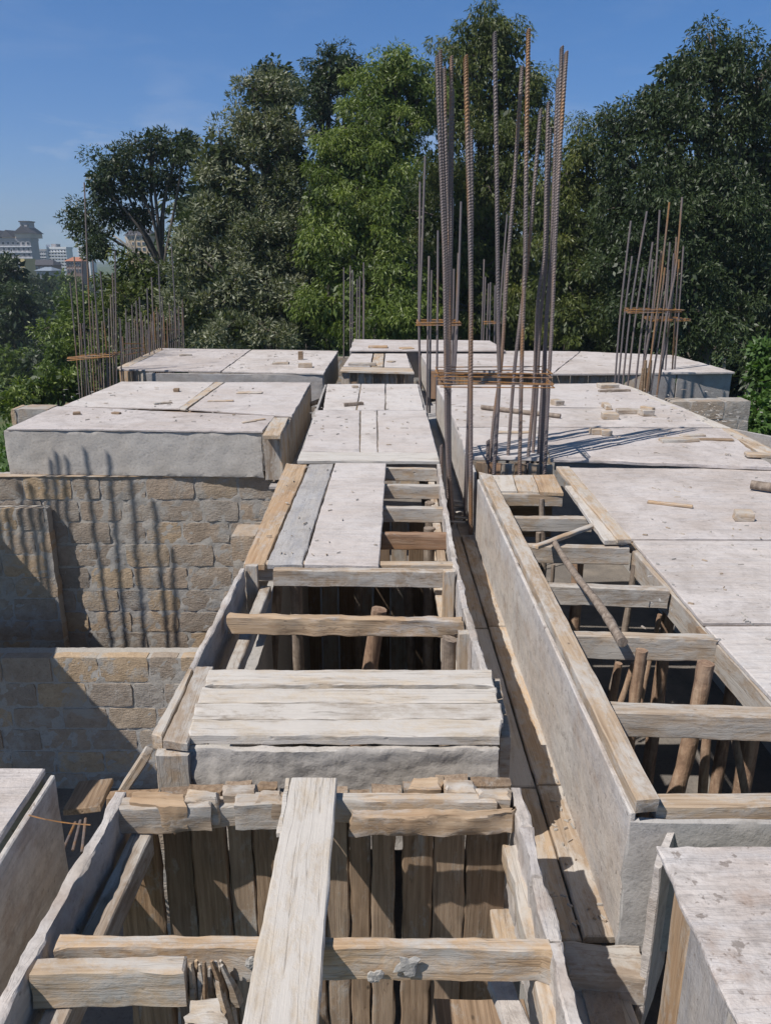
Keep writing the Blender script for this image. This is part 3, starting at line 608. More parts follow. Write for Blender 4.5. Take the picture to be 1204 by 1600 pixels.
o=tube('loose_pole',M_polegrey,(P(752,636,.06),P(810,643,.055),P(875,650,.055)),(.024,.025,.02),None,nseg=10,wob=.2,sub=.08); tag(o,'long thin pole lying behind the tall bars on the right middle deck','pole')
for a in ((939,963,654,.06,.12,M_tan,'blocky offcut nearest the seam on the right middle deck',Z2,0),(998,1018,649,.06,.12,M_tan,'short block touching the right end of a grey plank piece',Z2,.2),
 (962,1001,646,.045,.10,M_grey,'grey plank piece beside a short block on the right middle deck',Z2,0),(942,952,638,.05,.2,M_tan,'small upright looking offcut above the blocky one',Z2,0),
 (933,963,606,.05,.14,M_tan,'rubbly offcut at the back edge of the right middle deck',Z2,.2),(933,986,612,.025,.05,M_polegrey,'bowed stick near the back edge of the right middle deck',Z2,.15),
 (1001,1022,640,.03,.06,M_tan,'stick tilted beside the short block on the right middle deck',Z2,-.9),(862,876,633,.06,.13,M_grey,'dark offcut just right of the tall bars',Z2,.3),
 (921,938,678,.05,.09,M_tan,'left one of two touching blocks on the front strip of the right middle deck',Z2,.1),(938,954,680,.05,.09,M_tan,'right one of two touching blocks on the front strip of the right middle deck',Z2,-.1),
 (1028,1090,690,.03,.10,M_grey,'broken grey board at the shaded strip, left of the long splinter',Z2,.12),(1060,1143,688,.018,.05,M_dark,'long dark splinter on the front strip of the right middle deck',Z2,-.1),
 (775,840,676,.012,.06,M_tan,'flat lath lying behind the bars on the front strip',Z2,.02),(1165,1206,714,.03,.09,M_tan,'tan board end at the right edge above the near deck',Z2,-.2),
 (1062,1100,682,.02,.07,M_tan,'thin pale lath behind the long dark splinter',Z2,.2),
 (535,568,634,.035,.04,M_polegrey,'short round stick on the narrow middle deck',0,.45),(550,559,606,.03,.06,M_grey,'tiny offcut at the far end of the narrow middle deck',0,.3),
 (544,587,571,.04,.10,M_grey,'grey plank piece on the small deck step',0,-.05),(606,616,566,.02,.1,M_tan,'small chip on the right half of the small deck step',0,.9),
 (425,452,569,.03,.10,M_grey,'flat board left of the thick offcut on the far left deck',0,0),(466,488,574,.06,.12,M_grey,'thick offcut on the far left deck',0,.05),
 (466,474,562,.13,.06,M_dark,'small upright stump on the far left deck',0,0),(280,300,556,.03,.06,M_grey,'chip near the middle back of the far left deck',0,.3),
 (272,280,612,.04,.06,M_dark,'dark pebble sized chip on the rear left panel of the left deck',0,0),(115,126,648,.03,.05,M_dark,'dark chip left on the front panel of the left deck',0,.3),
 (176,190,647,.02,.05,M_dark,'flat dark chip in the middle of the left deck front panel',0,-.3),(378,400,660,.015,.03,M_tan,'left one of two thin sticks near the corner plank of the left deck',0,.6),
 (396,415,657,.015,.03,M_tan,'right one of two thin sticks near the corner plank of the left deck',0,.6),(325,365,627,.012,.05,M_tan,'flat tan lath on the right rear panel of the left deck',0,.02),
 (241,268,631,.02,.05,M_grey,'broken lath at the seam of the left deck panels',0,.5),(370,410,614,.01,.09,M_tan,'tan wood smear board on the right rear panel of the left deck',0,0),
 (575,605,543,.03,.2,M_orange,'brown scrap on the farthest deck, left of centre',.06,0),(625,645,545,.02,.2,M_orange,'brown scrap on the farthest deck, right of centre',.06,.3)):
    chunk(*a)
o=tube('loose_pole',M_polegrey,(P(484,632,-.25),P(512,622,-.2)),.03,None,nseg=10,wob=.2,sub=.08); tag(o,'short pole wedged in the gap left of the narrow middle deck','pole')
# ================================================================ reinforcement
def bar(cg,pxs,d,r,m=M_rebar,rib=False,ext=None):
    pts=[Q(x,y,d) for x,y in pxs]
    if ext is not None and pts[-1].z>ext:
        a,b=pts[-2],pts[-1]; k=(b.z-ext)/max(.05,(a.z-b.z)); e=b+(b-a)*min(k,2); e.z=ext; pts.append(e)
    if rib: return tube('bar',m,pts,r,cg,nseg=8,rib=.16,sub=.0095,smooth=False)
    return tube('bar',m,pts,r,cg,nseg=6,sub=.25)
def ring(cg,x0,x1,y0,y1,z,r=.004,tilt=0):
    c=[V((x0,y0,z)),V((x1,y0,z+tilt)),V((x1,y1,z+tilt)),V((x0,y1,z)),V((x0,y0,z))]
    c=[p+V((R.uniform(-.01,.01),R.uniform(-.01,.01),R.uniform(-.01,.01))) for p in c]; c[0]=c[0]+V((-.04,0,0))
    v=[];f=[]
    for i in range(4):
        vv,ff=tube_mesh('',(c[i],c[i+1]),r,nseg=5,sub=.12); n=len(v); v+=vv; f+=[tuple(n+q for q in g_) for g_ in ff]
    o=sum(c[:4],V())/4; me=bpy.data.meshes.new('tie'); me.from_pydata([tuple(q-o) for q in v],[],f); link('tie',me,M_wire,cg,Matrix.Translation(o))
cg=thing('rebar_cage','tallest cage of thick ribbed steel bars rising from the channel, right of centre','rebar cage',V((.75,6.0,ZF)))
bars=[([(682,89),(688,250),(694,420),(696,590),(698,700),(704,790)],6.0,.0135,M_rebar2),([(687,80),(692,250),(697,420),(699,590),(701,700),(706,790)],6.05,.0135,M_rebar),
([(694,106),(697,260),(701,420),(702,590),(700,790)],6.2,.012,M_rebar),([(705,89),(703,230),(700,370),(698,590),(700,790)],6.1,.0125,M_rebar2),([(707,141),(705,300),(703,420),(702,590),(703,790)],6.25,.012,M_rebar),
([(727,89),(731,250),(735,420),(735,590),(735,821)],5.68,.0155,M_rebar2),([(736,204),(737,330),(735,470),(732,620),(726,790)],6.1,.012,M_rebar),
([(772,52),(775,240),(777,420),(778,530),(779,601),(771,740)],5.95,.0145,M_rebar),([(815,105),(804,270),(792,420),(783,564),(771,656),(764,740)],6.1,.013,M_rebar2),
([(825,47),(822,220),(820,395),(818,450),(814,590),(811,740)],5.9,.0145,M_rebar2),([(844,172),(835,280),(825,395),(809,525),(801,604),(791,740)],6.15,.013,M_rebar),
([(856,161),(853,280),(850,395),(840,472),(833,617),(822,740)],6.1,.0135,M_rebar2),([(859,201),(856,310),(852,420),(844,499),(837,630),(830,740)],6.25,.013,M_rebar),
([(871,122),(866,245),(860,420),(852,520),(846,617),(839,740)],6.2,.013,M_rebar),([(877,74),(872,210),(866,345),(853,499),(849,640),(843,740)],6.05,.014,M_rebar),
([(884,82),(874,240),(866,395),(862,500),(857,591),(850,740)],6.0,.014,M_rebar2),([(762,688),(761,742)],6.05,.014,M_rebar),([(689,696),(690,790)],6.1,.013,M_rebar2),([(775,690),(774,742)],6.2,.013,M_rebar)]
for p,d,r,m in bars: bar(cg,p,d,r,m,True,ZF-.02)
for k in range(5): ring(cg,.42-.01*k,1.20,5.72+.02*k,6.22,.635+.018*k,.0045,R.uniform(-.02,.01))
cg=thing('rebar_cage','slim grey bar cage in the channel just behind the tallest cage','rebar cage',V((.7,10.5,ZF)))
for p,d in (([(656,284),(655,400),(654,507),(657,614)],10.6),([(664,244),(658,420),(655,507),(656,614)],10.5),([(670,400),(668,520),(667,635)],10.5),([(674,422),(672,520),(671,635)],10.7),([(684,360),(683,507),(682,610)],10.5),([(707,310),(703,507),(701,600)],10.9),([(720,315),(714,507),(709,600)],10.5),([(716,395),(712,507),(707,600)],10.9),([(709,420),(706,600)],11.0)):
    bar(cg,p,d,.0145,M_rebar,False,ZF)
for k in range(3): ring(cg,.42,.96,10.45,10.9,.70+.02*k,.007)
cg=thing('rebar_cage','small distant bar cage just right of the tallest cage foot, at the rear deck edge','rebar cage',V((2.1,16,0)))
for p in ([(756,405),(752,533)],[(758,432),(755,533)],[(763,443),(760,533)],[(766,441),(764,535)],[(773,446),(772,537)],[(792,335),(785,420),(778,535)],[(789,395),(784,535)]): bar(cg,p,16.1,.016,M_rebar,False,-.2)
for k in range(2): ring(cg,1.95,2.25,16,16.3,.30+.03*k,.008)
cg=thing('rebar_cage','small distant cage of thin bars left of the farthest deck','rebar cage',V((-.7,15,0)))
for p in ([(537,418),(537,552)],[(547,415),(547,552)],[(551,422),(550,552)],[(558,436),(557,552)],[(562,432),(561,552)],[(568,410),(567,552)],[(569,436),(568,552)]): bar(cg,p,15.5,.013,M_rebar,False,-.3)
cg=thing('rebar_cage','leaning bar cage on the right in front of the dark trees','rebar cage',V((3.3,10.3,0)))
for p,d in (([(985,345),(969,485),(960,600)],10.4),([(987,400),(975,495),(965,602)],10.6),([(1010,330),(986,475),(972,602)],10.3),([(1004,418),(990,512),(980,603)],10.5),([(1019,378),(1005,485),(992,604)],10.3),([(1030,328),(1019,480),(999,605)],10.3),([(1019,405),(1012,485),(1001,605)],10.6),([(1045,316),(1030,450),(1010,607)],10.2),([(1046,378),(1037,475),(1016,610)],10.4),([(1038,418),(1030,485),(1008,600)],10.6),([(1065,308),(1055,420),(1040,500),(1026,615)],10.2),([(1067,385),(1055,552)],11.5),([(1060,405),(1051,552)],11.5),([(1044,422),(1036,552)],11.5),([(1033,392),(1018,500),(1000,600)],10.5),([(1052,396),(1040,560)],11.4),([(1056,370),(1046,500),(1028,600)],10.5)):
    bar(cg,p,d,.012,R.choice((M_rebar,M_rebar,M_rebar2)),False,-.3)
for k in range(3): ring(cg,3.04,3.68,10.2,10.5,.87+.015*k,.006)
for k in range(2): ring(cg,3.4,3.86,10.4,10.9,.75+.02*k,.006)
for i in range(4): tube('bar_stub',M_dark,(Q(1004+i*4,575-(i%2)*12,10.25),Q(1001+i*4,612,10.25)),.018,cg,nseg=6)
cg=thing('rebar_cage','tall cage of thin bars with a rusty ring, left of the left decks','rebar cage',V((-4.3,11,-.4)))
for p in ([(110,441),(125,617)],[(116,401),(123,500),(129,615)],[(128,408),(132,500),(136,613)],[(132,285),(137,415),(141,500),(148,611)],[(145,406),(160,606)],[(157,424),(167,550),(170,599)],[(176,426),(181,599)],[(180,392),(183,599)],[(126,505),(133,617)],[(130,505),(140,613)],[(144,470),(152,608)],[(160,502),(163,600)],[(170,482),(173,600)],[(173,460),(178,599)],[(186,496),(190,580)],[(150,490),(156,606)],[(138,520),(144,612)],[(165,520),(168,602)]):
    bar(cg,p,11+R.uniform(-.2,.4),.0105,R.choice((M_rebar,M_rebar2,M_polegrey)),False,-.6)
for k in range(3): ring(cg,-4.22,-3.66,10.85,11.2,.21+.012*k,.006,.04)
cg=thing('starter_bars','long row of short rusty starter bars along the far left deck edge','rebar row',V((-4.3,13.5,-.4)))
for i in range(34):
    f=i/33; x=192+f*96; y=578-f*32+R.uniform(-2,2); d=12.2+f*3.2; hgt=R.choice((40,48,55,62,70,84)); 
    bar(cg,[(x-R.uniform(0,4),y-hgt-10),(x,y)],d,.010,R.choice((M_rebar2,M_rebar,M_rebar2)),False,-.5)
for p,d in (([(218,464),(222,556)],13),([(237,433),(241,550)],13.5),([(248,413),(253,545)],14),([(268,381),(275,505),(276,545)],15),([(286,478),(288,545)],15.5),([(213,470),(216,560)],13),([(230,450),(234,555)],13.3)): bar(cg,p,d,.012,M_rebar,False,-.5)
for k in range(3): 
    a=Q(194,555-k*9,12.3); b=Q(225,549-k*6,13.2); tube('tie',M_wire,(a,b),.007,cg,nseg=5)
a=Q(250,514,14.6); b=Q(286,515,15.5); tube('tie',M_wire,(a,b),.009,cg,nseg=5)
# out of frame on the left: the neighbouring deck and bar cage whose shadows fall on the stone walls
t=thing('formwork_deck','neighbouring deck left of the picture edge, shading the stone walls','formwork',V((-4.4,4.5,0)))
slab('top_panel',M_deck,V((-5.4,2.2,.03)),V((-1.78,2.2,.03)),V((-1.98,3.3,.03)),V((-5.4,3.3,.03)),.025,t)
slab('top_panel',M_deck,V((-5.4,2.2,0)),V((-2.95,2.2,0)),V((-4.30,7.0,0)),V((-5.4,7.0,0)),.03,t)
vface('side_panel',M_gside,V((-2.92,2.2,-.03)),V((-4.32,7.0,-.03)),.45,.02,t)

# crumbs and chips of wood and mortar swept over the decks
def chips(name,regions,n,mt,lb):
    v=[];f=[]
    for k in range(n):
        px0,px1,py0,py1,z=R.choice(regions); p=P(R.uniform(px0,px1),R.uniform(py0,py1),z); s_=.35+p.y*.085; L=R.uniform(.006,.03)**1.0*s_; w=R.uniform(.003,.008)*s_; h=R.uniform(.003,.008); a=R.uniform(0,3.14)
        ca,sa=math.cos(a),math.sin(a); b=len(v)
        for (x,y,zz) in ((-L,-w,0),(L,-w*.6,0),(L*.8,w,0),(-L*.7,w*.8,0),(-L*.8,-w*.7,h),(L*.7,-w*.5,h),(L*.6,w*.7,h),(-L*.6,w*.6,h)): v.append((p.x+x*ca-y*sa,p.y+x*sa+y*ca,p.z+zz))
        f+=[tuple(b+q for q in g_) for g_ in ((4,5,6,7),(0,1,5,4),(1,2,6,5),(2,3,7,6),(3,0,4,7))]
    me=bpy.data.meshes.new(name); me.from_pydata(v,[],f); tag(link(name,me,mt),lb,'debris',kind='stuff')
chips('wood_chips',[(1000,1200,740,1000,-.008),(900,1130,606,660,Z2+.004),(880,1160,672,715,Z2+.004),(700,860,610,660,Z2+.004),(480,650,605,700,.003),(100,400,605,660,.003),(280,500,548,576,.003),(700,1050,553,572,.003),(860,960,1180,1460,ZF+.014),(420,590,730,875,.01)],330,M_grey,'tiny wood chips and shavings scattered over the decks')
chips('mortar_crumbs',[(1000,1200,740,1000,-.008),(900,1130,606,660,Z2+.004),(480,650,605,700,.003),(100,400,605,660,.003),(280,500,548,576,.003),(860,960,1180,1460,ZF+.014),(1060,1190,640,660,Z2+.004)],220,M_mortar,'small grey mortar crumbs scattered over the decks')
SUN_AZ=math.radians(34.5); SUN_EL=math.radians(55)     # light travels towards +x,+y and down
sd=V((math.cos(SUN_AZ)*math.cos(SUN_EL),math.sin(SUN_AZ)*math.cos(SUN_EL),-math.sin(SUN_EL)))
cg=thing('rebar_cage','cage beyond the left picture edge that stripes the tall stone wall with shadows','rebar cage',V((-4.6,5.6,-.4)))
# bars found by following the striped shadows on the tall wall back towards the sun
for x,yt in ((22,748),(42,752),(70,690),(88,700),(120,690),(160,700),(196,740),(232,775),(262,850),(60,700)):
    tgt=Q(x,yt,7.27); k=-1.5-R.uniform(0,.15); top=tgt+sd*(k/ sd.x*1.0)
    lean=R.uniform(-.12,.12); tube('bar',M_rebar,(top,top+V((lean*.4,0,-1.2)),V((top.x+lean,top.y,-1.2))),.016,cg,nseg=6)
# ================================================================ terrain
def hgt(x,y):
    z=-3.3
    l=max(0,min(1,(-x-6-.25*max(0,y-12))/26)); l=l*l*(3-2*l); z-=13*l
    fy=max(0,min(1,(y-28)/50)); fy=fy*fy*(3-2*fy); z-=9*fy*(1-l)
    up=max(0,min(1,(y-110)/230)); up=up*up*(3-2*up); z+=up*(9 if x<60 else 4)
    z+=noise.noise(V((x*.05,y*.05,0)))*1.2*min(1,(abs(x)+abs(y))/60)
    return z
def grid_axis(lo,hi,n): return [lo+(hi-lo)*i/n for i in range(n+1)]
axx=[-1400,-900,-500,-300]+grid_axis(-200,120,64)+[200,350,700,1200]; axy=[-300,-120,-60]+grid_axis(-30,400,86)+[460,560,700,950,1400,2000]
v=[];f=[]
for y in axy:
    for x in axx: v.append((x,y,hgt(x,y)))
W=len(axx)
for j in range(len(axy)-1):
    for i in range(W-1): q=j*W+i; f.append((q,q+1,q+1+W,q+W))
me=bpy.data.meshes.new('ground'); me.from_pydata(v,[],f); me.polygons.foreach_set('use_smooth',[True]*len(f))
def groundmat():
    m,nt,b=mat('hill_grass'); g=G(nt); tc=g.n('ShaderNodeTexCoord').outputs['Object']
    a=g.noise(tc,.35,6,.65); d=g.noise(tc,6,5,.7); col=g.ramp(a,[(.35,(.035,.065,.015)),(.5,(.06,.095,.025)),(.66,(.13,.10,.06))]); col=g.mix(.5,col,g.ramp(d,[(.3,.3),(.7,.75)]),'SOFT_LIGHT'); g.l(col,b.inputs['Base Color']); g.bump(d,b,.8,.1); return m
tag(link('ground',me,groundmat()),None,None,kind='structure')
M_floor=concrete('dusty_floor',(.13,.115,.10),(.20,.18,.16))
o=slab('floor_slab',M_floor,V((-6,-1,ZG)),V((5,-1,ZG)),V((5,17,ZG)),V((-6,17,ZG)),.25,None,res=.5); tag(o,None,None,kind='structure')
# outer walls under the decks
block_wall('outer_wall','stone outer wall under the right decks',V((3.95,-.5,-.52)),V((3.95,12,-.52)),2.6,seed=41,th=.2)
block_wall('rear_wall','stone rear wall closing the storey under the far decks',V((-4,16.4,-.4)),V((4.5,16.4,-.4)),2.8,seed=42,th=.2,blen=.8,course=.4)
# ================================================================ foliage
npr=np.random.default_rng(11)
def leaf_mesh(name,centers,radii,nper,size,mat_,parent=None,origin=V((0,0,0)),droop=.6,asp=.3,tintbias=0.,shell=.6):
    """centers (n,3), radii (n,3): leafy twigs; each leaf is its own small folded blade"""
    n=len(centers); tot=n*nper
    ci=np.repeat(np.arange(n),nper); d=npr.normal(size=(tot,3)); d/=np.linalg.norm(d,axis=1)[:,None]+1e-9
    rr=npr.random(tot)**(shell*.5+.05); pos=centers[ci]+d*radii[ci]*rr[:,None]
    dr=d*.7+npr.normal(size=(tot,3))*.55; dr[:,2]-=droop; dr/=np.linalg.norm(dr,axis=1)[:,None]+1e-9
    rnd=npr.normal(size=(tot,3)); rnd[:,2]+=.3; sd_=np.cross(dr,rnd); sd_/=np.linalg.norm(sd_,axis=1)[:,None]+1e-9
    L=size*(.6+.8*npr.random(tot))[:,None]; Wd=L*asp
    v=np.empty((tot,4,3)); v[:,0]=pos; v[:,1]=pos+dr*L*.45+sd_*Wd*.5; v[:,2]=pos+dr*L; v[:,3]=pos+dr*L*.45-sd_*Wd*.5
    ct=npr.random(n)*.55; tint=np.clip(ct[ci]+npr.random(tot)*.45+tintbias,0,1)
    v=(v-np.array(origin)).reshape(-1,3)
    me=bpy.data.meshes.new(name); me.vertices.add(tot*4); me.vertices.foreach_set('co',v.astype(np.float32).ravel())
    me.loops.add(tot*4); me.loops.foreach_set('vertex_index',np.arange(tot*4,dtype=np.int32)); me.polygons.add(tot)
    me.polygons.foreach_set('loop_start',np.arange(0,tot*4,4,dtype=np.int32)); me.update(calc_edges=True)
    a=me.attributes.new('tint','FLOAT','FACE'); a.data.foreach_set('value',tint.astype(np.float32))
    return link(name,me,mat_,parent,Matrix.Translation(origin))
def limb_mesh(name,segs,mat_,parent,origin):
    v=[];f=[]
    for pts,rad in segs:
        vv,ff=tube_mesh('',pts,rad,nseg=7,wob=.12,sub=.5,cap=True); n=len(v); v+=[q-origin for q in vv]; f+=[tuple(n+q for q in g_) for g_ in ff]
    me=bpy.data.meshes.new(name); me.from_pydata([tuple(q) for q in v],[],f); me.polygons.foreach_set('use_smooth',[True]*len(f)); return link(name,me,mat_,parent,Matrix.Translation(origin))
LEAVES=[0]
def tree(name,label,cat,base,lobes,lmat,bmat=None,size=.17,per=150,dens=1.0,rtwig=.42,droop=.6,asp=.3,group=None,tb=0.,flat=1.0,trunk_r=.16,fork=.45):
    """base=(px,d): lobes=(px,py,distance,rx_px,ry_px)"""
    bmat=bmat or M_bark; bx=Q(base[0],500,base[1]).x; bp=V((bx,base[1],hgt(bx,base[1])-.2)); t=thing(name,label,cat,bp,group)
    C=[];Rr=[];segs=[]; near=base[1]<40; per=int(per*(1.6 if near else 1)); size=size*(.68 if near else 1); per=int(per*1.15); dens*=1.45 if near else 1.2; lobes=[(a_,b_,c_,d_*1.12,e_*1.12) for a_,b_,c_,d_,e_ in lobes] if near else lobes
    lw=[]
    lobes=list(lobes); core=[];corer=[]
    for (px,py,d,rx,ry) in lobes:
        c=Q(px,py,d); k=d/F_PX/.97; lw.append((c,rx*k,ry*k))
    top=max(lw,key=lambda q:q[0].z)[0]; fk=bp.lerp(V((top.x*.6+bp.x*.4,top.y,top.z)),fork)
    segs.append(((bp,bp.lerp(fk,.5)+V((R.uniform(-.15,.15),0,0)),fk,top),(trunk_r,trunk_r*.85,trunk_r*.6,.03)))
    for c,rx,rz in lw:
        ry=(rx+rz)*.45; n=max(5,int(dens*(rx*rz*2+rx*ry+rz*ry)*1.9/(rtwig**2*4)))
        dd=npr.normal(size=(n,3)); dd/=np.linalg.norm(dd,axis=1)[:,None]; q=.45+.55*npr.random(n)**.45
        # uneven outline
        nn=np.array([noise.noise(V((float(a[0])*1.7+c.x,float(a[1])*1.7,float(a[2])*1.7+c.z))) for a in dd]); q=q*(1+.30*nn)
        pts=np.array(c)+dd*np.array([rx,ry,rz])*q[:,None]; C.append(pts); s=(.6+.8*npr.random(n))[:,None]*rtwig; Rr.append(s*np.array([1,1,.75*flat]))
        m_=max(6,int(n*.5)); e_=npr.normal(size=(m_,3)); e_/=np.linalg.norm(e_,axis=1)[:,None]; core.append(np.array(c)+e_*np.array([rx,ry,rz])*(.5*npr.random(m_)**.4)[:,None]); corer.append(np.full((m_,3),rtwig*1.1))
        mid=fk.lerp(c,.5)+V((R.uniform(-.3,.3),R.uniform(-.2,.2),R.uniform(0,.5))); segs.append(((fk,mid,c),(trunk_r*.45,trunk_r*.3,.03)))
        for k in range(min(n,7)):
            i=int(npr.integers(n)); e=V(pts[i]); segs.append(((c.lerp(mid,R.random()*.7),c.lerp(e,.55)+V((0,0,.1)),e),(trunk_r*.2,trunk_r*.12,.012)))
    limb_mesh('trunk',segs,bmat,t,bp); LEAVES[0]+=per*sum(len(c) for c in C)
    leaf_mesh('crown',np.concatenate(C),np.concatenate(Rr),per,size,lmat,t,bp,droop,asp,tb)
    leaf_mesh('inner_foliage',np.concatenate(core),np.concatenate(corer),max(8,int(per*.3)),size*(1.6 if near else 2),lmat,t,bp,droop,.45,-.3)  # leaves inside the crown tinted darker, painting in its inner shade
    return t
tree('acacia_tree','spreading dark tree with open layered crown at the left, sky through its branches','tree',(262,34),[(235,225,34,38,22),(275,240,34,26,18),(180,255,34,36,20),(210,285,34,42,22),(160,290,33.5,22,18),(262,285,34.5,26,16),(130,350,33.5,26,24),(175,330,34,30,28),(150,385,33,22,14),(218,335,34.5,22,18),(290,225,34,12,10)],L_blue,size=.2,per=120,dens=.8,rtwig=.42,droop=.35,trunk_r=.17,fork=.5)
tree('silver_oak_tree','pale grey leaved tree with ragged spires left of the middle','tree',(425,27),[(415,150,27,34,28),(440,185,27,30,30),(385,190,27,22,36),(410,230,26.5,42,36),(455,240,27,22,40),(345,240,26,18,40),(320,275,26,20,40),(365,290,26,44,44),(430,310,26.5,46,44),(330,350,25.5,42,46),(390,380,25.5,50,46),(300,410,25,34,46),(445,400,26,36,60),(350,450,24.5,52,50),(430,480,24.5,50,46),(300,490,24,36,40),(370,520,23.5,70,24)],L_silver,size=.19,per=110,dens=.85,rtwig=.36,droop=-.15,asp=.3,trunk_r=.2,tb=.12)
tree('cypress_tree','small dark pointed crown showing behind the pale leaved tree','tree',(432,36),[(432,118,36,26,24),(440,145,36,26,26),(415,135,36,16,20)],L_blue,size=.22,per=110,trunk_r=.1)
tree('eucalyptus_tree','narrow dark tree between the pale tree and the bright green one','tree',(515,34),[(515,95,34,30,20),(505,135,34,26,30),(498,180,34,20,40),(540,120,34,20,24)],L_blue,size=.22,per=110,trunk_r=.12)
tree('eucalyptus_tree','bright green drooping tree in the middle left','tree',(575,26),[(618,105,27,34,28),(590,150,27,48,38),(650,160,27.5,36,44),(560,200,26.5,46,46),(610,215,26.5,50,44),(530,260,26,44,40),(585,280,25.5,46,44),(505,310,25.5,30,40),(540,350,25,50,44),(600,360,25,50,48),(500,400,24.5,34,44),(560,430,24,54,44),(620,440,24,40,46),(520,480,23.5,46,40),(590,500,23,56,34),(640,500,23.5,36,40)],L_green,size=.19,per=150,dens=1.0,rtwig=.4,droop=1.0,asp=.24,trunk_r=.2)
tree('eucalyptus_tree','tallest tree at the top centre behind the tallest bar cage','tree',(745,31),[(752,40,31,34,28),(740,85,31,50,40),(790,80,31,30,44),(700,120,31,36,40),(770,140,31,56,50),(820,130,31,28,44),(715,190,30.5,50,50),(785,210,30.5,54,50),(840,190,30.5,24,40),(690,260,30,40,50),(750,280,30,56,50),(815,270,30,44,56),(700,350,29.5,50,56),(780,360,29.5,56,60),(680,430,29,40,50),(740,440,29,60,60),(820,440,29,50,60),(760,500,28,90,40)],L_yel,size=.21,per=120,dens=.8,rtwig=.46,droop=1.0,asp=.24,trunk_r=.24)
tree('eucalyptus_tree','olive green tree between the tallest cage and the dark right tree','tree',(890,28),[(905,235,28,34,36),(880,280,28,36,40),(930,290,28,34,44),(860,350,27.5,36,50),(915,370,27.5,46,50),(875,430,27,46,50),(930,450,27,36,50),(890,500,26.5,60,34)],L_yel,size=.19,per=130,dens=.85,rtwig=.42,droop=1.0,asp=.26,trunk_r=.15)
tree('eucalyptus_tree','massive dark tree filling the right side','tree',(1110,26),[(1120,95,26,46,34),(1060,130,26,40,34),(1170,120,26,40,44),(1015,180,26,40,36),(1090,180,26,50,44),(1160,190,26,50,44),(965,235,26,40,50),(960,380,26,36,50),(1050,250,25.5,54,50),(1125,265,25.5,54,50),(1190,260,26,40,60),(965,320,26,34,50),(1020,330,25,54,50),(1090,350,25,56,50),(1170,350,25.5,56,56),(980,410,25,44,50),(1050,430,24.5,56,50),(1140,440,25,50,44),(1200,430,25,50,50),(1000,490,24.5,50,40),(1070,500,24,50,34)],L_dark,size=.19,per=150,dens=.95,rtwig=.44,droop=.8,asp=.3,trunk_r=.25)
tree('eucalyptus_tree','dark tree cut by the right picture edge','tree',(1280,30),[(1250,160,30,60,80),(1240,300,30,60,90),(1250,430,30,80,80),(1320,250,30,60,120)],L_dark,size=.24,per=110,dens=.7,trunk_r=.2)
tree('eucalyptus_tree','low shaded tree standing between the pale tree and the bright one','tree',(480,30),[(478,330,30,30,60),(470,430,29,34,60),(480,510,28,40,40)],L_dark,size=.22,per=110,dens=.8,trunk_r=.12)
tree('understory_tree','dark undergrowth tree behind the right rebar cage','tree',(1100,34),[(960,520,32,60,50),(1060,500,32,60,60),(1150,490,32,60,60),(1220,520,32,50,60),(1160,590,27,50,34),(1220,600,26,50,34),(1100,590,28,40,26),(1240,540,28,50,50),(880,530,32,60,40),(1000,440,33,60,60)],L_dark,size=.26,per=90,dens=.6,trunk_r=.1)
tree('understory_tree','shady thicket tree behind the farthest deck','tree',(640,32),[(560,520,31,60,40),(650,510,31,60,50),(740,520,31,60,40),(820,530,31,60,40),(700,420,33,60,60),(650,330,33,50,60)],L_dark,size=.26,per=90,dens=.6,trunk_r=.1)
for px,y,d,lb in ((330,330,44,'dark background tree behind the pale leaved tree, left one'),(420,300,46,'dark background tree behind the pale leaved tree, right one'),(540,260,45,'dark background tree behind the bright green tree'),(650,300,47,'dark background tree between the bright green and the tallest tree'),(760,300,48,'dark background tree behind the tallest tree'),(870,330,46,'dark background tree behind the olive green tree'),(970,340,45,'dark background tree seen left of the massive right tree'),(1080,280,47,'dark background tree behind the massive right tree'),(1180,300,46,'dark background tree near the right picture edge')):
    tree('eucalyptus_tree',lb,'tree',(px,d),[(px,y,d,50,50),(px-20,y+70,d,60,56),(px+25,y+140,d,64,60),(px-10,y+200,d,66,60)],(L_dark,L_blue)[px%20>5],size=.5,per=60,dens=.55,rtwig=.8,trunk_r=.2,group='trees of the background row')
for i,(px,y0,y1,d,lb) in enumerate(((1128,540,640,24,'pale slender trunk standing in the shade right of the far deck'),(1165,560,640,23,'thin grey trunk between the pale trunk and the bush'),(1192,585,640,22,'thin pale trunk close to the right picture edge'),(1105,545,600,25,'faint thin trunk left of the pale slender trunk'))):
    b=Q(px,y1,d); b.z=-3.5; a=Q(px+2,y0+20,d); 
    tr=thing('sapling',lb,'tree',b,'thin trunks in the shade at the right'); limb_mesh('trunk',[((b,a.lerp(b,.5)+V((.04,0,0)),a),(.07,.06,.05))],M_barkpale,tr,b)
    leaf_mesh('crown',np.array([[a.x,d,a.z+.2+j*.4] for j in range(3)]),np.array([[.7,.7,.4]]*3),120,.2,L_dark,tr,b)
tree('broadleaf_bush','bright green broad leaved bush at the right picture edge','bush',(1215,11.5),[(1200,640,11.5,30,24),(1215,670,11.3,40,26),(1195,665,11.2,22,22),(1235,620,11.5,36,40)],L_shrub,size=.13,per=60,dens=1.3,rtwig=.2,droop=.1,asp=.7,trunk_r=.04)
tree('leafy_shoot','bright leafy shoot hanging in at the right edge above the bush','bush',(1230,12.5),[(1195,550,12.5,14,12),(1190,580,12.4,12,10),(1210,565,12.5,20,18)],L_shrub,size=.13,per=34,dens=.9,rtwig=.16,droop=.2,asp=.7,trunk_r=.03)
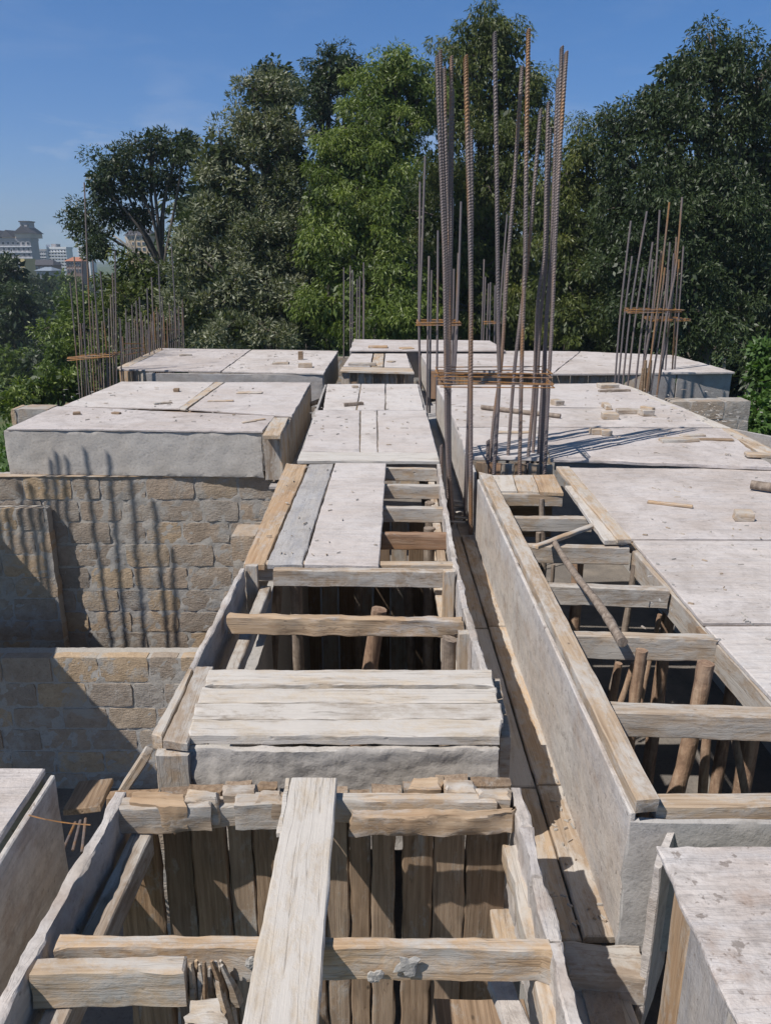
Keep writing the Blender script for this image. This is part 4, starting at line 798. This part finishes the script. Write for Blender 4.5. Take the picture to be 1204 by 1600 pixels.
# left side valley
tree('eucalyptus_tree','dark tall tree at the left picture edge below the apartment block','tree',(15,62),[(12,425,62,18,22),(5,470,61,30,34),(30,480,60,22,40),(0,540,60,40,40)],L_dark,size=.27,per=190,dens=.9,rtwig=.8,trunk_r=.25)
tree('eucalyptus_tree','olive crowned tree in front of the leaning pale branch at left','tree',(200,27),[(205,420,27,34,24),(235,450,26.5,40,30),(185,450,27,30,30),(220,490,26,50,34),(250,520,25,46,24),(180,500,26.5,30,34)],L_yel,size=.2,per=110,dens=.8,rtwig=.42,droop=.5,trunk_r=.14)
tree('mango_tree','mid green rounded tree behind the left cage','tree',(130,30),[(130,482,31,30,28),(105,510,30,30,34),(140,540,29,44,40),(95,560,28,26,30),(165,570,28,40,30)],L_green,size=.22,per=110,dens=.7,rtwig=.42,droop=.5,trunk_r=.14,tb=-.1)
tree('broadleaf_bush','leafy bush just beyond the left deck corner','bush',(70,19),[(90,600,19,34,18),(55,612,18.5,34,16),(120,608,19.5,26,14),(25,630,17.5,30,14)],L_green,size=.16,per=110,dens=1.0,rtwig=.26,trunk_r=.06)
for i,(px,py,d,r,lb) in enumerate(((68,452,120,20,'small round tree at the foot of the blue roofed house'),(100,446,125,18,'small round tree at the foot of the orange roofed house'),(40,452,118,18,'small round tree at the foot of the narrow yellow house'),(75,478,85,30,'larger rounded valley tree in the middle distance left of the bars'),(110,470,95,22,'rounded valley tree seen through the left cage bars'),(45,500,70,34,'dark valley tree in the middle of the left slope'),(85,520,60,30,'valley tree beside the left cage bars'),(20,560,50,34,'low dark valley tree at the left picture edge'),(60,570,45,32,'nearest valley tree above the deck corner bush'))):
    tree('valley_tree',lb,'tree',(px,d),[(px,py,d,r*.7,r*.6),(px-r*.5,py+r*.6,d,r*.6,r*.6),(px+r*.5,py+r*.5,d-.5,r*.7,r*.6),(px,py+r*1.3,d-1,r,r*.7)],(L_blue,L_green,L_dark)[i%3],size=.0042*d,per=150,dens=.8,rtwig=.013*d,trunk_r=.2,tb=-.1,group='trees on the valley slope')
C=[];Rr=[]
for i in range(420):
    y=R.uniform(60,300); x=Q(R.uniform(-150,480),430,y).x; z=hgt(x,y); s=R.uniform(1.6,3.0)*(1 if y<170 else .6)
    for k in range(5): C.append((x+R.uniform(-2,2),y+R.uniform(-2,2),z+R.uniform(1,6 if y<170 else 3))); Rr.append((s,s,s*.8))
o=leaf_mesh('far_woodland',np.array(C),np.array(Rr),46,1.0,L_blue,asp=.5); tag(o,'hazy woodland covering the valley and the hill below the town','woodland',kind='stuff')
# weeds below the left deck corner
C=[];Rr=[]
for i in range(300):
    y=R.uniform(7.5,18); x=R.uniform(-11,-4.9); C.append((x,y,hgt(x,y)+.15+.9*R.random()*(1 if x<-5.6 else .4))); Rr.append((.35,.35,.35))
o=leaf_mesh('weeds',np.array(C),np.array(Rr),60,.16,L_shrub,asp=.35,droop=-.6,tintbias=-.1); tag(o,'bright weeds on the slope left of the stone walls','weeds',kind='stuff')
# leaning pale branch seen through the open tree
bp=Q(232,440,28); o=thing('bare_tree','leaning pale bare trunk with forked branches below the open crowned tree','tree',bp)
limb_mesh('trunk',[((Q(232,445,28)+V((.3,0,-3)),Q(228,440,28),Q(215,405,28),Q(196,370,28)),(.10,.09,.07,.04)),((Q(209,396,28),Q(200,385,28),Q(178,368,28)),(.05,.04,.02)),((Q(215,405,28),Q(210,385,28),Q(214,365,28)),(.04,.03,.02)),((Q(222,425,28),Q(232,415,28),Q(240,418,28)),(.03,.02,.01))],M_barkpale,o,bp)
# ================================================================ town on the hill
PB={k:simple('paint_'+k,c,.8,.06,.3) for k,c in dict(beige=(.52,.43,.35),white=(.72,.72,.72),grey=(.36,.34,.34),yellow=(.58,.46,.2),brown=(.22,.15,.12),tan=(.45,.33,.2)).items()}
PR={k:simple('roof_'+k,c,.7,.12,.5) for k,c in dict(dark=(.07,.065,.07),red=(.38,.16,.09),blue=(.22,.26,.31)).items()}
M_glass=simple('window_glass',(.04,.05,.06),.15); 
def boxm(name,m,p0,p1,parent):
    x0,y0,z0=p0; x1,y1,z1=p1; c=V(((x0+x1)/2,(y0+y1)/2,(z0+z1)/2)); h=V(((x1-x0)/2,(y1-y0)/2,(z1-z0)/2))
    v=[(sx*h.x,sy*h.y,sz*h.z) for sx in(-1,1) for sy in(-1,1) for sz in(-1,1)]
    f=[(0,1,3,2),(4,6,7,5),(0,4,5,1),(2,3,7,6),(0,2,6,4),(1,5,7,3)]; me=bpy.data.meshes.new(name); me.from_pydata(v,[],f); return link(name,me,m,parent,Matrix.Translation(c))
def gable(name,m,p0,p1,rise,parent,over=.5,axis='x'):
    x0,y0,z=p0; x1,y1,_=p1; x0-=over;x1+=over;y0-=over;y1+=over
    if axis=='x': v=[(x0,y0,z),(x1,y0,z),(x1,y1,z),(x0,y1,z),(x0+1.5,(y0+y1)/2,z+rise),(x1-1.5,(y0+y1)/2,z+rise)]; f=[(0,1,5,4),(1,2,5),(2,3,4,5),(3,0,4),(3,2,1,0)]
    else: v=[(x0,y0,z),(x1,y0,z),(x1,y1,z),(x0,y1,z),((x0+x1)/2,y0,z+rise),((x0+x1)/2,y1,z+rise)]; f=[(0,1,4),(1,2,5,4),(2,3,5),(3,0,4,5),(3,2,1,0)]
    c=V(v[0]); me=bpy.data.meshes.new(name); me.from_pydata([tuple(V(q)-c) for q in v],[],f); return link(name,me,m,parent,Matrix.Translation(c))
def house(name,label,x0,x1,yt,yb,d,wall,roof,rise=0,ncol=5,nrow=5,dep=7,cat='building',slab_=True):
    a=Q(x0,yt,d); b=Q(x1,yb,d); zb=min(b.z,a.z-3); z0=zb-8; t=thing(name,label,cat,V((a.x,d,z0)))
    boxm('wall',wall,(a.x,d,z0),(b.x,d+dep,a.z),t); w=(b.x-a.x)/ncol; h=(a.z-zb)/nrow
    for i in range(ncol):
        for j in range(nrow):
            fx=a.x+i*w; fz=zb+j*h; fr=boxm('window',PB['white'],(fx+w*.22,d-.12,fz+h*.28),(fx+w*.8,d+.05,fz+h*.82),t); boxm('pane',M_glass,(fx+w*.27,d-.18,fz+h*.33),(fx+w*.75,d-.1,fz+h*.77),fr)
    if slab_:
        for j in range(nrow): boxm('floor_band',PB['white'],(a.x-.3,d-.5,zb+j*h-.15),(b.x+.3,d-.0,zb+j*h+.15),t)
    if roof: gable('roof',roof,(a.x,d,a.z),(b.x,d+dep,a.z),rise,t)
    else: boxm('parapet',wall,(a.x-.2,d-.2,a.z+.01),(b.x+.2,d+dep,a.z+.8),t)
    return t,a,b
t,a,b=house('apartment_block','grey and beige apartment block with gabled attic and roof tower at the left edge',-22,52,376,412,300,PB['grey'],None,0,9,4)
for (x0,x1,yt) in ((-18,0,366),(4,20,366),(24,48,360)):
    p=Q(x0,yt+10,299.5); q=Q(x1,yt+10,299.5); boxm('attic_wall',PB['beige'],(p.x,299.5,a.z+.9),(q.x,310,p.z+1.2),t); gable('roof',PR['dark'],(p.x,299.3,p.z+1.2),(q.x,310,0),2.4,t,axis='y')
p=Q(31,347,304); q=Q(48,375,304); tw=boxm('roof_tower',PB['grey'],(p.x,304,q.z),(q.x,309,p.z),t); boxm('tower_cap',PR['dark'],(p.x-.3,303.6,p.z),(q.x+.3,309.4,p.z+.4),tw)
for x in (33,42): p=Q(x,350,303.9); q=Q(x+4,354,303.9); boxm('opening',M_glass,(p.x,303.85,q.z),(q.x,304.1,p.z),tw)
t,a,b=house('apartment_block','bright white block with corner fin beyond the valley',75,107,389,422,340,PB['white'],None,0,6,7)
p=Q(73,382,339.5); q=Q(78,424,339.5); boxm('corner_fin',PB['white'],(p.x,339,q.z-6),(q.x,343,p.z),t); p=Q(80,381,345); q=Q(88,389,345); boxm('lift_house',PB['grey'],(p.x,345,q.z),(q.x,350,p.z),t)
house('apartment_block','low pale block between the grey block and the white one',54,74,392,412,380,PB['grey'],None,0,5,4)
house('house','brown walled house with orange tiled roof behind the left cage',103,128,408,428,260,PB['brown'],PR['red'],1.2,5,2,slab_=False)
house('house','narrow yellow house below the apartment block',31,41,409,430,230,PB['yellow'],None,0,2,3,slab_=False)
house('house','dark roofed long house below the white block',40,84,414,430,250,PB['brown'],PR['dark'],1.5,6,1,slab_=False)
house('house','small house with blue metal roof among the valley trees',57,80,423,430,220,PB['grey'],PR['blue'],.9,4,1,slab_=False)
house('apartment_block','tan block half hidden behind the open crowned tree',196,238,368,402,240,PB['tan'],PR['dark'],2,5,4,slab_=False)
house('apartment_block','small pale block glimpsed under the open crowned tree',122,140,388,402,320,PB['white'],None,0,4,3)
house('apartment_block','distant white block at the far left edge beneath the trees',-14,4,400,425,290,PB['white'],None,0,3,4)
# ================================================================ light, sky, air
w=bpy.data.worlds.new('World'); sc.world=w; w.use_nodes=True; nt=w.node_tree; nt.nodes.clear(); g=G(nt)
sky=g.n('ShaderNodeTexSky',sky_type='NISHITA'); sky.sun_disc=False; sky.sun_elevation=SUN_EL
to_sun=-sd; sky.sun_rotation=math.atan2(to_sun.x,to_sun.y); sky.altitude=1700; sky.air_density=1.0; sky.dust_density=.15; sky.ozone_density=4
tc=g.n('ShaderNodeTexCoord'); mp=g.n('ShaderNodeMapping'); mp.inputs['Scale'].default_value=(3,3,14); g.l(tc.outputs['Generated'],mp.inputs[0])
cl=g.noise(mp.outputs[0],1.7,8,.62,.3); sep=g.n('ShaderNodeSeparateXYZ'); g.l(tc.outputs['Generated'],sep.inputs[0])
band=g.ramp(sep.outputs[2],[(0,1),(.10,.9),(.2,.12),(.4,0)]); cm=g.mix(1,g.ramp(cl,[(.50,0),(.70,.6)]),band,'MULTIPLY')
hs=g.n('ShaderNodeHueSaturation'); hs.inputs['Saturation'].default_value=1.22; g.l(sky.outputs[0],hs.inputs['Color'])
base=g.mix(1,hs.outputs[0],g.ramp(sep.outputs[2],[(0,(.50,.64,.90)),(.10,(.55,.74,.98)),(.33,(.57,.92,1.10)),(.5,(.80,.80,.72)),(1,(.80,.78,.68))]),'MULTIPLY')  # upper stops: unseen sky overhead dimmed and warmed to darken and warm the shadows
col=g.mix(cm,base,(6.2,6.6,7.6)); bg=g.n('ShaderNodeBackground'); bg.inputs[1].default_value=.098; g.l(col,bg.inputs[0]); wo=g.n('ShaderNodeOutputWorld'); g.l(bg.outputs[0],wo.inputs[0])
sl=bpy.data.lights.new('sun','SUN'); sl.energy=5.0; sl.angle=math.radians(.5); sl.color=(1,.95,.895); so=bpy.data.objects.new('sun',sl); COL.objects.link(so); so.rotation_euler=sd.to_track_quat('-Z','Y').to_euler(); so.location=(0,0,30)
sc.view_settings.view_transform='Standard'; sc.view_settings.look='None'; sc.view_settings.exposure=.12; sc.view_settings.gamma=1
sc.render.engine='CYCLES'; sc.cycles.max_bounces=6; sc.cycles.diffuse_bounces=3
print('LEAVES',LEAVES)

HAZE=True
if HAZE:
    x0,x1,y0,y1,z0,z1=-1450,1250,-350,2050,-60,120
    me=bpy.data.meshes.new('haze'); me.from_pydata([(x,y,z) for x in(x0,x1) for y in(y0,y1) for z in(z0,z1)],[],[(0,1,3,2),(4,6,7,5),(0,4,5,1),(2,3,7,6),(0,2,6,4),(1,5,7,3)])
    m=bpy.data.materials.new('haze_air'); m.use_nodes=True; n_=m.node_tree; n_.nodes.clear(); pv=n_.nodes.new('ShaderNodeVolumePrincipled'); ou=n_.nodes.new('ShaderNodeOutputMaterial'); n_.links.new(pv.outputs[0],ou.inputs['Volume'])
    pv.inputs['Color'].default_value=(.76,.88,1,1); pv.inputs['Density'].default_value=.00055; pv.inputs['Anisotropy'].default_value=.2
    tag(link('haze',me,m),None,None,kind='stuff')
